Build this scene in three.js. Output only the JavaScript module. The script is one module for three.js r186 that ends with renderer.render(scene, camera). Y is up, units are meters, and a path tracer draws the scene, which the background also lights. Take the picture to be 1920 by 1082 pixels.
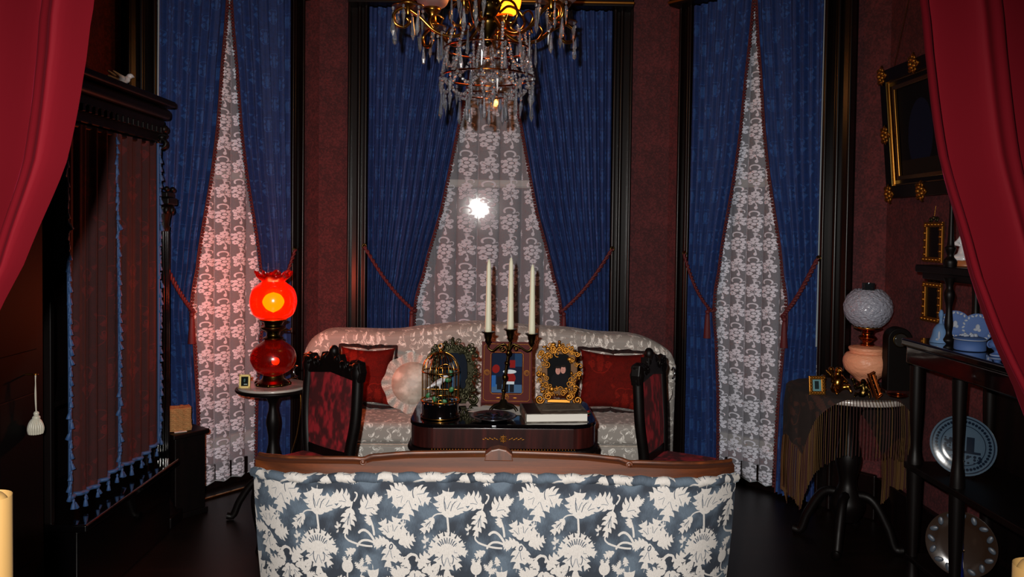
import * as THREE from 'three';
import { RoundedBoxGeometry } from 'three/addons/geometries/RoundedBoxGeometry.js';
import { mergeGeometries, mergeVertices, toCreasedNormals } from 'three/addons/utils/BufferGeometryUtils.js';
import { MarchingCubes } from 'three/addons/objects/MarchingCubes.js';
import { RectAreaLightUniformsLib } from 'three/addons/lights/RectAreaLightUniformsLib.js';

/* ------------------------------------------------------------------ camera, light, exposure */
RectAreaLightUniformsLib.init();
const scene = new THREE.Scene();
scene.background = new THREE.Color(0x000000);            // night outside the windows
const renderer = new THREE.WebGLRenderer({ antialias: true });
renderer.toneMapping = THREE.LinearToneMapping;
renderer.toneMappingExposure = 1.0;
renderer.shadowMap.enabled = true;
const R = THREE.MathUtils.degToRad;
const camera = new THREE.PerspectiveCamera(39.665, 1920 / 1082, 0.05, 40);
camera.position.set(0, 1.5, 0);
camera.rotation.order = 'YXZ';
camera.rotation.set(R(-1.6), R(-0.974), R(0.7));
camera.setViewOffset(1920, 1082, 0, 69, 1920, 1082);
scene.add(camera);
// the photographer's flash: a little above and to the left of the lens, aimed low
const FLASH = new THREE.Vector3(-0.078, 1.59, 0.03);
const flash = new THREE.SpotLight(0xfff9f2, 38, 0, R(48), 1, 2);
flash.position.copy(FLASH);
flash.target.position.set(-0.1, 0.62, -4.4);
flash.castShadow = true; flash.shadow.mapSize.set(2048, 2048); flash.shadow.radius = 0.8;
scene.add(flash, flash.target);

/* ------------------------------------------------------------------ helpers */
let seed = 7;
const rnd = () => { seed = (seed * 1664525 + 1013904223) >>> 0; return seed / 4294967296; };
const rr = (a, b) => a + (b - a) * rnd();
const lerp = (a, b, t) => a + (b - a) * t;
const clamp = (x, a = 0, b = 1) => Math.min(b, Math.max(a, x));
const sstep = (a, b, x) => { const t = clamp((x - a) / (b - a)); return t * t * (3 - 2 * t); };
function curve(pts, x) {                                  // piecewise smooth table lookup, pts sorted by x
  if (x <= pts[0][0]) return pts[0][1];
  for (let i = 1; i < pts.length; i++) if (x <= pts[i][0]) {
    const p0 = pts[Math.max(0, i - 2)][1], p1 = pts[i - 1][1], p2 = pts[i][1], p3 = pts[Math.min(pts.length - 1, i + 1)][1];
    const t = (x - pts[i - 1][0]) / (pts[i][0] - pts[i - 1][0]);
    return 0.5 * (2 * p1 + (p2 - p0) * t + (2 * p0 - 5 * p1 + 4 * p2 - p3) * t * t + (3 * p1 - p0 - 3 * p2 + p3) * t * t * t);
  }
  return pts[pts.length - 1][1];
}
const H = (x, y) => { let n = (Math.imul(x | 0, 374761393) + Math.imul(y | 0, 668265263)) | 0; n = Math.imul(n ^ (n >>> 13), 1274126177); return ((n ^ (n >>> 16)) >>> 0) / 4294967296; };
function vnoise(x, y, px = 0, py = 0) {                   // value noise, tiling every px, py cells
  const i = Math.floor(x), j = Math.floor(y), u = x - i, v = y - j, su = u * u * (3 - 2 * u), sv = v * v * (3 - 2 * v);
  const w = (a, p) => (p ? ((a % p) + p) % p : a);
  const a = H(w(i, px), w(j, py)), b = H(w(i + 1, px), w(j, py)), c = H(w(i, px), w(j + 1, py)), d = H(w(i + 1, px), w(j + 1, py));
  return a + (b - a) * su + (c - a) * sv + (a - b - c + d) * su * sv;
}
function fbm(x, y, px, py, o = 4) { let s = 0, a = 0.5, t = 0; for (let k = 0; k < o; k++) { s += a * vnoise(x, y, px, py); t += a; x *= 2; y *= 2; px *= 2; py *= 2; a *= 0.5; } return s / t; }

const used = {};
function numbered(name) { const n = used[name] = (used[name] ?? -1) + 1; return n ? `${name}_${String(n).padStart(3, '0')}` : name; }
function tag(o, label, category, group, kind) {
  if (label) o.userData.label = label; if (category) o.userData.category = category; if (group) o.userData.group = group; if (kind) o.userData.kind = kind; return o;
}
function shade(o) { o.castShadow = true; o.receiveShadow = true; return o; }
function thing(name, label, category, [x, y, d] = [0, 0, 0], turn = 0, group) {  // d is the distance into the room
  const o = new THREE.Group(); o.name = numbered(name); o.position.set(x, y, -d); o.rotation.y = turn; scene.add(o); return tag(o, label, category, group);
}
function prep(g) { g = g.index ? g.toNonIndexed() : g; for (const k of Object.keys(g.attributes)) if (!['position', 'normal', 'uv'].includes(k)) g.deleteAttribute(k); if (!g.attributes.uv) g.setAttribute('uv', new THREE.Float32BufferAttribute(new Float32Array(g.attributes.position.count * 2), 2)); g.clearGroups(); g.morphAttributes = {}; return g; }
function merge(list) { list = list.flat(Infinity); return list.length === 1 ? list[0] : mergeGeometries(list.map(prep), false); }
function part(name, geo, mat, parent) { const m = shade(new THREE.Mesh(Array.isArray(geo) ? merge(geo) : geo, mat)); m.name = name; parent.add(m); return m; }
function single(name, geo, mat, label, category, group) { const m = shade(new THREE.Mesh(Array.isArray(geo) ? merge(geo) : geo, mat)); m.name = numbered(name); scene.add(m); return tag(m, label, category, group); }
function struct(name, geo, mat, parent = scene) { const m = shade(new THREE.Mesh(Array.isArray(geo) ? merge(geo) : geo, mat)); m.name = name; parent.add(m); if (parent === scene) m.userData.kind = 'structure'; return m; }
function structGroup(name) { const g = new THREE.Group(); g.name = name; g.userData.kind = 'structure'; scene.add(g); return g; }
const T = (g, x = 0, y = 0, z = 0) => g.translate(x, y, z);
const V = (x, y, z) => new THREE.Vector3(x, y, z);
function boxUV(g, s = 1) {                                // uv in metres from the face direction
  g = prep(g); const p = g.attributes.position, n = g.attributes.normal, uv = g.attributes.uv;
  for (let i = 0; i < p.count; i++) {
    const ax = Math.abs(n.getX(i)), ay = Math.abs(n.getY(i)), az = Math.abs(n.getZ(i));
    if (ay > ax && ay > az) uv.setXY(i, p.getZ(i) * s, p.getX(i) * s); else if (ax > az) uv.setXY(i, p.getZ(i) * s, p.getY(i) * s); else uv.setXY(i, p.getX(i) * s, p.getY(i) * s);
  }
  return g;
}
const box = (w, h, d, x = 0, y = 0, z = 0, r = 0.004) => T(boxUV(new RoundedBoxGeometry(w, h, d, 2, Math.min(r, w / 2.1, h / 2.1, d / 2.1))), x, y, z);
const lathe = (pts, seg = 24, x = 0, y = 0, z = 0) => T(new THREE.LatheGeometry(pts.map(p => new THREE.Vector2(p[0], p[1])), seg), x, y, z);
function smoothLathe(pts, seg = 24, n = 60) {             // profile through a spline
  const c = new THREE.SplineCurve(pts.map(p => new THREE.Vector2(Math.max(p[0], 0), p[1]))); return new THREE.LatheGeometry(c.getPoints(n).map(p => new THREE.Vector2(Math.max(p.x, 0.0002), p.y)), seg);
}
const tube = (pts, r, seg = 24, rs = 6, closed = false) => new THREE.TubeGeometry(new THREE.CatmullRomCurve3(pts.map(p => p.isVector3 ? p : V(...p)), closed), seg, r, rs, closed);
const ball = (r, x, y, z, sx = 1, sy = 1, sz = 1, w = 12, h = 8) => T(new THREE.SphereGeometry(r, w, h).scale(sx, sy, sz), x, y, z);
const ico = (r, x, y, z, k = 1) => T(new THREE.IcosahedronGeometry(r, k), x, y, z);
const torus = (r, t, x, y, z, arc = Math.PI * 2, rot = 0, ts = 20, rs = 6) => T(new THREE.TorusGeometry(r, t, rs, ts, arc).rotateZ(rot), x, y, z);
function shapeOf(pts, smooth) { const s = new THREE.Shape(); if (smooth) { s.moveTo(...pts[0]); s.splineThru(pts.slice(1).map(p => new THREE.Vector2(...p))); } else pts.forEach((p, i) => (i ? s.lineTo(...p) : s.moveTo(...p))); return s; }
const extrude = (s, depth, bevel = 0, seg = 2, cs = 12) => new THREE.ExtrudeGeometry(s, { depth, bevelEnabled: bevel > 0, bevelSize: bevel, bevelThickness: bevel, bevelSegments: seg, curveSegments: cs });
function scroll(x, y, z, r, t, turns = 1.4, dir = 1, start = 0) {                  // a carved volute
  const pts = []; const n = 18; for (let i = 0; i <= n; i++) { const a = start + dir * turns * Math.PI * 2 * i / n, q = r * (1 - 0.8 * i / n); pts.push(V(x + Math.cos(a) * q, y + Math.sin(a) * q, z)); } return tube(pts, t, 22, 5);
}
function surface(f, nu, nv, closedU = false) {            // grid surface from f(u, v) = [x, y, z, uvx, uvy]
  const P = [], U = [], I = [];
  for (let j = 0; j <= nv; j++) for (let i = 0; i <= nu; i++) { const q = f(i / nu, j / nv); P.push(q[0], q[1], q[2]); U.push(q[3] ?? i / nu, q[4] ?? j / nv); }
  for (let j = 0; j < nv; j++) for (let i = 0; i < nu; i++) { const a = j * (nu + 1) + i, b = a + 1, c = a + nu + 1, d = c + 1; I.push(a, b, d, a, d, c); }
  const g = new THREE.BufferGeometry(); g.setAttribute('position', new THREE.Float32BufferAttribute(P, 3)); g.setAttribute('uv', new THREE.Float32BufferAttribute(U, 2)); g.setIndex(I); g.computeVertexNormals(); return g;
}
function blobby(bones, res = 44, k = 0.012) {             // smooth union of tapered capsules [x,y,z, x,y,z, r1, r2]
  const lo = V(1e9, 1e9, 1e9), hi = V(-1e9, -1e9, -1e9);
  for (const b of bones) { const m = Math.max(b[6], b[7]); lo.min(V(Math.min(b[0], b[3]) - m, Math.min(b[1], b[4]) - m, Math.min(b[2], b[5]) - m)); hi.max(V(Math.max(b[0], b[3]) + m, Math.max(b[1], b[4]) + m, Math.max(b[2], b[5]) + m)); }
  const c = lo.clone().add(hi).multiplyScalar(0.5), half = Math.max(hi.x - lo.x, hi.y - lo.y, hi.z - lo.z) / 2 * 1.16;
  const mc = new MarchingCubes(res, new THREE.MeshStandardMaterial(), false, false, 60000); mc.isolation = 0;
  for (let z = 0; z < res; z++) for (let y = 0; y < res; y++) for (let x = 0; x < res; x++) {
    const px = c.x + (x / res * 2 - 1) * half, py = c.y + (y / res * 2 - 1) * half, pz = c.z + (z / res * 2 - 1) * half; let s = 0;
    for (const b of bones) {
      const dx = b[3] - b[0], dy = b[4] - b[1], dz = b[5] - b[2], L = dx * dx + dy * dy + dz * dz || 1e-9, t = clamp(((px - b[0]) * dx + (py - b[1]) * dy + (pz - b[2]) * dz) / L);
      s += Math.exp(-(Math.hypot(px - b[0] - dx * t, py - b[1] - dy * t, pz - b[2] - dz * t) - lerp(b[6], b[7], t)) / k);
    }
    mc.field[x + y * res + z * res * res] = k * Math.log(s + 1e-30);
  }
  mc.update();
  const n = mc.count, g = new THREE.BufferGeometry();
  g.setAttribute('position', new THREE.Float32BufferAttribute(Array.from(mc.positionArray.slice(0, n * 3)), 3));
  g.scale(half, half, half).translate(c.x, c.y, c.z); let m = mergeVertices(g, 1e-5); m.computeVertexNormals(); return prep(m);
}

/* ------------------------------------------------------------------ textures */
function canvasTex(w, h, draw, srgb = true) {
  const c = document.createElement('canvas'); c.width = w; c.height = h; draw(c.getContext('2d'), w, h);
  const t = new THREE.CanvasTexture(c); t.wrapS = t.wrapT = THREE.RepeatWrapping; if (srgb) t.colorSpace = THREE.SRGBColorSpace; return t;
}
function pixelTex(w, h, f, srgb = true) {                 // f(u, v) -> [r, g, b] 0..255
  const a = new Uint8Array(w * h * 4);
  for (let j = 0; j < h; j++) for (let i = 0; i < w; i++) { const q = f(i / w, j / h), k = (j * w + i) * 4; a[k] = clamp(q[0], 0, 255); a[k + 1] = clamp(q[1], 0, 255); a[k + 2] = clamp(q[2], 0, 255); a[k + 3] = 255; }
  const t = new THREE.DataTexture(a, w, h); t.wrapS = t.wrapT = THREE.RepeatWrapping; t.magFilter = t.minFilter = THREE.LinearFilter; if (srgb) t.colorSpace = THREE.SRGBColorSpace; t.needsUpdate = true; return t;
}
const rep = (t, x, y) => { const c = t.clone(); c.repeat.set(x, y); c.needsUpdate = true; return c; };
const grey = v => [v, v, v];
// mix of two colours by a 0..1 amount
const mix = (a, b, t) => [lerp(a[0], b[0], t), lerp(a[1], b[1], t), lerp(a[2], b[2], t)];
const wallTex = rep(pixelTex(512, 512, (u, v) => { const n = fbm(u * 64, v * 64, 64, 64, 2), m = fbm(u * 8, v * 8, 8, 8, 3); return mix([56, 18, 22], [92, 34, 37], clamp(0.5 + (n - 0.5) * 1.5 + (m - 0.5) * 0.8)); }), 2, 2);
const woodTex = (dark, light, s = 1) => rep(pixelTex(256, 512, (u, v) => { const g = fbm(u * 24, v * 3, 24, 3, 4), r = 0.5 + 0.5 * Math.sin((u * 6 + fbm(u * 4, v * 2, 4, 2, 3) * 2.4) * Math.PI * 2); return mix(dark, light, clamp(0.6 * g + 0.35 * r * g + (H(u * 256, v * 90) - 0.5) * 0.12)); }), s * 2.5, s * 1.2);
function blotch(a, b, cells, sharp = 1.6, o = 4) { return pixelTex(512, 512, (u, v) => mix(a, b, clamp(0.5 + (fbm(u * cells, v * cells, cells, cells, o) - 0.5) * 2 * sharp))); }
// a curling acanthus-like stroke figure used by the damasks
function leafSpray(c, x, y, s, rot, n = 5) {
  c.save(); c.translate(x, y); c.rotate(rot); c.scale(s, s);
  for (let i = 0; i < n; i++) for (const m of [-1, 1]) {
    const t = i / n, L = 26 * (1 - 0.45 * t), yy = -t * 62; c.beginPath(); c.moveTo(0, yy);
    c.bezierCurveTo(m * L * 0.4, yy - 16, m * L, yy - 14, m * L * 1.1, yy + 2); c.bezierCurveTo(m * L * 0.9, yy - 4, m * L * 0.5, yy + 2, 0, yy + 8); c.fill();
  }
  c.beginPath(); c.moveTo(0, 14); c.bezierCurveTo(-7, -20, -4, -60, 0, -84); c.bezierCurveTo(4, -60, 7, -20, 0, 14); c.fill(); c.restore();
}
function rose(c, x, y, r) {
  for (let k = 0; k < 7; k++) { const a = k / 7 * Math.PI * 2; c.beginPath(); c.ellipse(x + Math.cos(a) * r * 0.62, y + Math.sin(a) * r * 0.62, r * 0.42, r * 0.36, a, 0, 7); c.fill(); }
}
function damask(back, fore, w = 512, h = 768, blur = 0) {
  return canvasTex(w, h, (c) => {
    c.fillStyle = back; c.fillRect(0, 0, w, h); c.fillStyle = fore; c.strokeStyle = fore; c.lineWidth = 9; c.lineCap = 'round';
    const one = (X, Y) => {
      leafSpray(c, X, Y + 20, 1.5, 0); leafSpray(c, X, Y + 40, 1.3, Math.PI); rose(c, X, Y + 26, 30);
      for (const m of [-1, 1]) {
        leafSpray(c, X + m * 60, Y + 70, 1.05, m * 0.9); leafSpray(c, X + m * 66, Y - 30, 0.85, m * 0.5);
        c.beginPath(); c.moveTo(X, Y + 130); c.bezierCurveTo(X + m * 70, Y + 140, X + m * 110, Y + 60, X + m * 86, Y + 20); c.bezierCurveTo(X + m * 60, Y, X + m * 50, Y + 40, X + m * 76, Y + 40); c.stroke();
        c.beginPath(); c.moveTo(X, Y - 110); c.bezierCurveTo(X + m * 50, Y - 130, X + m * 100, Y - 110, X + m * 96, Y - 60); c.stroke(); leafSpray(c, X + m * 110, Y - 120, 0.7, m * 0.8, 4);
      }
    };
    for (const dx of [-w, 0, w]) for (const dy of [-h, 0, h]) { one(w * 0.25 + dx, h * 0.25 + dy); one(w * 0.75 + dx, h * 0.75 + dy); }
    const im = c.getImageData(0, 0, w, h), a = im.data; for (let i = 0; i < w * h; i++) { const x = i % w, y = (i / w) | 0, q = 0.74 + 0.34 * vnoise(x / 2.2, y / 5) + 0.22 * (fbm(x / 42, y / 42, 0, 0, 3) - 0.5); a[i * 4] *= q; a[i * 4 + 1] *= q; a[i * 4 + 2] *= q; } c.putImageData(im, 0, 0);
  });
}
const blueTex = rep(damask('#12306c', '#265094'), 1 / 0.17, 1 / 0.255);
const redDamaskTex = rep(damask('#33080a', '#4c0c0d'), 1 / 0.26, 1 / 0.39);
const pillowTex = rep(damask('#620e08', '#82180e'), 1 / 0.3, 1 / 0.45);
// ivory brocade: closely packed curling leaves, bright on a greyer ground
const ivoryTex = rep(canvasTex(768, 768, (c, w, h) => {
  c.fillStyle = '#948f89'; c.fillRect(0, 0, w, h); seed = 21;
  for (let k = 0; k < 150; k++) {
    const x = rr(0, w), y = rr(0, h), s = rr(0.7, 1.25), a = rr(0, 6.3); c.fillStyle = ['#eae7e0', '#dcd8d1', '#c2bdb6', '#f2efe8'][k % 4];
    for (const dx of [-w, 0, w]) for (const dy of [-h, 0, h]) { c.save(); c.translate(x + dx, y + dy); c.rotate(a); c.scale(s, s); c.beginPath(); c.moveTo(-34, 10); c.bezierCurveTo(-26, -26, 20, -34, 36, -8); c.bezierCurveTo(20, -20, -4, -10, -6, 6); c.bezierCurveTo(-12, -6, -24, 0, -34, 10); c.fill(); c.lineWidth = 5; c.strokeStyle = c.fillStyle; c.beginPath(); c.arc(22, 6, 12, 3, 8); c.stroke(); c.restore(); }
  }
}), 1 / 0.34, 1 / 0.34);
// lace: opacity of net and of the woven sprays
function laceTex(w, h, net, solid, big) {
  return canvasTex(w, h, (c) => {
    c.fillStyle = `rgb(${net},${net},${net})`; c.fillRect(0, 0, w, h);
    c.strokeStyle = `rgb(${net + 26},${net + 26},${net + 26})`; c.lineWidth = 1; for (let i = 0; i < w; i += 6) { c.beginPath(); c.moveTo(i, 0); c.lineTo(i, h); c.stroke(); }
    c.strokeStyle = `rgb(${net - 18},${net - 18},${net - 18})`; for (let j = 0; j < h; j += 7) { c.beginPath(); c.moveTo(0, j); c.lineTo(w, j); c.stroke(); }
    const fg = `rgb(${solid},${solid},${solid})`, dk = `rgb(${net - 20},${net - 20},${net - 20})`;
    const curl = (x, y, r, a, m) => { c.lineWidth = r * 0.42; c.beginPath(); c.arc(x, y, r, a, a + m * 4.4, m < 0); c.stroke(); };
    const spray = (X, Y, q) => {
      c.fillStyle = fg; c.strokeStyle = fg; c.lineCap = 'round';
      rose(c, X, Y, 40 * q); c.strokeStyle = dk; c.lineWidth = 2.5 * q; for (let k = 0; k < 7; k++) { const a = (k + 0.5) / 7 * 6.2832; c.beginPath(); c.moveTo(X + Math.cos(a) * 14 * q, Y + Math.sin(a) * 14 * q); c.lineTo(X + Math.cos(a) * 40 * q, Y + Math.sin(a) * 40 * q); c.stroke(); } c.lineWidth = 5 * q; c.beginPath(); c.arc(X, Y, 14 * q, 0, 7); c.stroke(); c.fillStyle = fg; c.beginPath(); c.arc(X, Y, 9 * q, 0, 7); c.fill(); c.strokeStyle = fg;
      curl(X - 6 * q, Y - 66 * q, 24 * q, 2.6, 1); curl(X + 34 * q, Y - 44 * q, 13 * q, 4, 1);
      rose(c, X - 26 * q, Y + 58 * q, 19 * q); rose(c, X + 24 * q, Y + 52 * q, 17 * q); rose(c, X + 4 * q, Y + 84 * q, 18 * q); leafSpray(c, X + 2 * q, Y + 110 * q, 0.42 * q, Math.PI, 4);
      rose(c, X - 46 * q, Y - 12 * q, 12 * q); rose(c, X + 46 * q, Y + 6 * q, 12 * q); rose(c, X - 40 * q, Y + 26 * q, 11 * q);
    };
    const sprig = (X, Y, q) => {
      c.fillStyle = fg; c.strokeStyle = fg; rose(c, X, Y - 30 * q, 22 * q); rose(c, X - 4 * q, Y + 22 * q, 34 * q); rose(c, X - 30 * q, Y - 6 * q, 15 * q); rose(c, X + 32 * q, Y + 8 * q, 14 * q); rose(c, X + 26 * q, Y + 52 * q, 15 * q); rose(c, X - 24 * q, Y + 60 * q, 13 * q);
      c.strokeStyle = dk; c.lineWidth = 4 * q; c.beginPath(); c.arc(X - 4 * q, Y + 22 * q, 12 * q, 0, 7); c.stroke(); c.lineWidth = 2.5 * q; for (let k = 0; k < 7; k++) { const a = (k + 0.5) / 7 * 6.2832; c.beginPath(); c.moveTo(X - 4 * q + Math.cos(a) * 13 * q, Y + 22 * q + Math.sin(a) * 13 * q); c.lineTo(X - 4 * q + Math.cos(a) * 34 * q, Y + 22 * q + Math.sin(a) * 34 * q); c.stroke(); }
      c.strokeStyle = fg; curl(X + 14 * q, Y - 62 * q, 15 * q, 2.4, 1); c.lineWidth = 6 * q; c.beginPath(); c.moveTo(X, Y + 60 * q); c.quadraticCurveTo(X + 8 * q, Y + 80 * q, X + 2 * q, Y + 104 * q); c.stroke(); c.beginPath(); c.ellipse(X + 2 * q, Y + 100 * q, 8 * q, 15 * q, 0, 0, 7); c.fill();
    };
    const all = (fn, x, y, q) => { for (const dx of [-w, 0, w]) for (const dy of [-h, 0, h]) fn(x + dx, y + dy, q); };
    all(spray, w * 0.25, h * 0.2, big); all(sprig, w * 0.25, h * 0.68, big); all(sprig, w * 0.74, h * 0.14, big); all(spray, w * 0.74, h * 0.66, big); all(sprig, w * 0.5, h * 0.42, big * 0.34); all(sprig, 0, h * 0.9, big * 0.34);
  }, false);
}
const laceAlpha = rep(laceTex(512, 640, 66, 240, 1.5), 1 / 0.2, 1 / 0.27);
const laceAlphaWide = rep(laceTex(512, 640, 66, 188, 1.5), 1 / 0.28, 1 / 0.36);
// the settee's cut velvet: pale leaves and carnations on slate blue
function lobed(c, x, y, rot, s, L, prof) {               // a leaf with pointed lobes along a midrib
  c.save(); c.translate(x, y); c.rotate(rot); c.scale(s, s); c.beginPath(); c.moveTo(0, 0.04 * L);
  const n = prof.length, k = 1.12, P = []; for (let i = 0; i < n; i++) { const w = prof[i] * k, nx = (prof[i + 1] ?? 0) * k; P.push([w * 0.95, -L * (i + 0.1) / n, w * 1.08, -L * (i + 1.05) / n, nx * 0.62 + w * 0.12, -L * (i + 0.72) / n, nx * 0.5, -L * (i + 0.98) / n]); }
  for (const p of P) { c.quadraticCurveTo(p[0], p[1], p[2], p[3]); c.quadraticCurveTo(p[4], p[5], p[6], p[7]); }
  c.quadraticCurveTo(2, -L * 1.02, 0, -L * 1.14);
  for (let i = n - 1; i >= 0; i--) { const p = P[i], q = i ? [P[i - 1][6], P[i - 1][7]] : [0, 0.04 * L]; if (i === n - 1) c.quadraticCurveTo(-2, -L * 1.02, -p[6], p[7]); c.quadraticCurveTo(-p[4], p[5], -p[2], p[3]); c.quadraticCurveTo(-p[0], p[1], -q[0], q[1]); }
  c.closePath(); c.fill();
  if (s * L > 66) { c.save(); c.strokeStyle = '#34414f'; c.lineWidth = 1.6; for (const m of [-1, 1]) { c.beginPath(); c.moveTo(m * 2, -L * 0.3); c.quadraticCurveTo(m * prof[1] * 0.25, -L * 0.48, m * prof[1] * 0.5, -L * 0.6); c.stroke(); } c.restore(); }
  c.restore();
}
const setteeTex = rep(canvasTex(1010, 1212, (c, w, h) => {
  const im = c.createImageData(w, h), a = im.data;
  for (let i = 0; i < w * h; i++) { const x = i % w, y = (i / w) | 0, m = clamp(0.5 + (fbm(x / w * 7, y / h * 8, 7, 8, 3) - 0.5) * 2.6 + (vnoise(x / 3, y / 14) - 0.5) * 0.25), q = mix([17, 25, 36], [62, 74, 86], m); a[i * 4] = q[0]; a[i * 4 + 1] = q[1]; a[i * 4 + 2] = q[2]; a[i * 4 + 3] = 255; }
  c.putImageData(im, 0, 0);
  const cream = '#9a9692', slate = '#1d2938'; c.lineCap = 'round'; c.lineJoin = 'round';
  const motif = (X, Y) => {                               // laid out on a 505 x 606 field, drawn at twice that
    c.save(); c.translate(X, Y); c.scale(2, 2); c.fillStyle = cream; c.strokeStyle = cream;
    const stem = (lw, ...p) => { c.lineWidth = lw; c.beginPath(); c.moveTo(p[0], p[1]); for (let i = 2; i < p.length; i += 4) c.quadraticCurveTo(p[i], p[i + 1], p[i + 2], p[i + 3]); c.stroke(); };
    const leaf = (x, y, r, s = 1) => lobed(c, x, y, r, s, 70, [12, 26, 32, 25, 14]);
    const petal = (x, y, r, s = 1) => lobed(c, x, y, r, s, 60, [10, 17, 20, 13]);
    // A broad vine leaf
    lobed(c, 95, 20, 2.0, 1.05, 74, [22, 34, 34, 22, 12]); lobed(c, 80, 15, -1.75, 1.05, 76, [20, 30, 32, 24, 13]); lobed(c, 88, 20, 3.3, 1.15, 88, [28, 38, 32, 22, 12]); lobed(c, 75, 20, 3.9, 0.9, 76, [18, 26, 24, 14]);
    c.strokeStyle = slate; stem(3, 104, 4, 96, 22, 104, 40); c.strokeStyle = cream;
    // B tulip and its stalk
    petal(232, 102, -0.42, 1.35); petal(228, 104, 0.1, 1.5); petal(238, 104, 0.72, 1.35); petal(252, 90, 0.95, 1.25); c.strokeStyle = slate; stem(2.5, 226, 84, 218, 60, 222, 40); stem(2.5, 246, 84, 250, 62, 264, 52); c.strokeStyle = cream; stem(8, 232, 100, 236, 130, 238, 160);
    // C side leaf
    stem(5, 232, 98, 190, 88, 176, 108); lobed(c, 180, 112, 3.9, 0.9, 74, [14, 20, 20, 12]); c.strokeStyle = slate; stem(2.5, 168, 122, 158, 132, 150, 140); c.strokeStyle = cream;
    // D three leaved sprig
    stem(6, 380, 56, 400, 30, 384, 26); stem(6, 372, 60, 362, 96, 360, 100); leaf(366, 70, -1.0, 1.05); leaf(404, 96, 0.9, 1.15); lobed(c, 366, 84, 3.4, 1.1, 84, [16, 24, 22, 14, 8]); c.strokeStyle = slate; stem(3, 362, 100, 354, 120, 352, 140); stem(2.5, 380, 34, 388, 30, 386, 42); c.strokeStyle = cream;
    stem(6, 398, 84, 420, 90, 436, 110);
    // F curling tendril
    stem(8, 436, 112, 452, 140, 454, 172); petal(440, 140, -0.4, 0.6); petal(452, 190, 2.6, 0.6);
    // G pale curled leaves
    stem(9, 452, 190, 420, 140, 396, 166); stem(8, 452, 200, 404, 180, 388, 214); stem(7, 444, 214, 400, 214, 356, 196); stem(6, 356, 196, 330, 180, 348, 166); petal(380, 226, -2.0, 0.7); petal(424, 246, 2.9, 0.55);
    // E carnation
    for (let k = 0; k < 9; k++) { const t = -1.45 + k * 2.9 / 8; lobed(c, 232, 232, t, 1, 74, [9, 14, 17, 13, 9]); }
    c.strokeStyle = slate; for (let k = 0; k < 9; k++) { const t = -1.0 + k * 0.25; stem(3.2, 232 + Math.sin(t) * 30, 222 - Math.cos(t) * 24, 232 + Math.sin(t) * 36, 220 - Math.cos(t) * 34, 232 + Math.sin(t) * 44, 220 - Math.cos(t) * 40); } c.strokeStyle = cream;
    lobed(c, 228, 224, 3.7, 1.05, 74, [12, 18, 18, 11]); lobed(c, 240, 222, 2.6, 1.05, 74, [12, 18, 18, 11]); lobed(c, 232, 220, 3.14, 1.2, 84, [15, 22, 18, 10]); lobed(c, 212, 214, -2.0, 0.9, 62, [10, 15, 12]); lobed(c, 258, 214, 2.0, 0.9, 62, [10, 15, 12]); c.strokeStyle = slate; stem(3, 214, 240, 208, 262, 220, 280); stem(3, 252, 240, 262, 256, 252, 272); c.strokeStyle = cream;
    stem(6, 238, 300, 250, 330, 290, 344);
    // H iris
    petal(14, 182, -0.5, 1.15); petal(20, 180, 0.25, 1.2); petal(26, 186, 0.9, 1.0); petal(6, 198, -1.5, 0.9); lobed(c, 14, 200, 3.3, 1.2, 76, [14, 22, 20, 10]); lobed(c, 18, 206, 2.7, 1.0, 66, [10, 16, 14]); leaf(46, 200, 1.25, 0.9); c.strokeStyle = slate; c.lineWidth = 4; c.beginPath(); c.ellipse(14, 214, 5, 9, 0.4, 0, 7); c.stroke(); stem(3, 4, 188, 16, 190, 24, 176); c.strokeStyle = cream;
    stem(5, 30, 232, 44, 262, 70, 250);
    // I curly cluster
    stem(11, 84, 290, 58, 254, 92, 240); stem(9, 92, 240, 122, 240, 112, 262); petal(120, 290, 0.6, 1.1); petal(134, 300, 1.3, 0.9); lobed(c, 112, 300, 2.5, 1.05, 70, [10, 17, 16, 9]); lobed(c, 102, 300, 3.4, 1.1, 76, [12, 20, 16, 9]); petal(84, 300, -1.7, 1.1); petal(88, 286, -0.9, 0.8); c.strokeStyle = slate; stem(3, 104, 310, 108, 334, 98, 356); c.lineWidth = 3.5; c.beginPath(); c.arc(112, 290, 6, 0, 7); c.stroke(); c.strokeStyle = cream;
    // J bud, K leaf, twining stem
    c.beginPath(); c.ellipse(346, 288, 22, 23, 0, 0, 7); c.fill(); petal(338, 276, -0.2, 0.4); petal(352, 276, 0.3, 0.4); stem(6, 346, 308, 340, 330, 352, 344); leaf(256, 318, -2.5, 0.95); petal(290, 344, 1.4, 0.8); stem(6, 352, 344, 380, 350, 376, 368); stem(6, 300, 346, 330, 372, 356, 356);
    // L lily
    lobed(c, 452, 420, -0.05, 1.6, 78, [16, 20, 20, 12]); lobed(c, 446, 424, -0.75, 1.35, 78, [14, 17, 16, 9]); lobed(c, 462, 424, 0.8, 1.45, 78, [14, 19, 20, 12]); lobed(c, 436, 430, -1.45, 1.3, 70, [12, 17, 14]); lobed(c, 472, 432, 1.55, 1.35, 72, [12, 18, 18, 10]); c.strokeStyle = slate; stem(3, 436, 420, 426, 392, 418, 370); stem(3, 478, 404, 488, 384, 506, 374); c.strokeStyle = cream;
    c.restore();
  };
  for (const dx of [-w, 0, w]) for (const dy of [-h, 0, h]) motif(dx, dy + 24);
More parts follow.
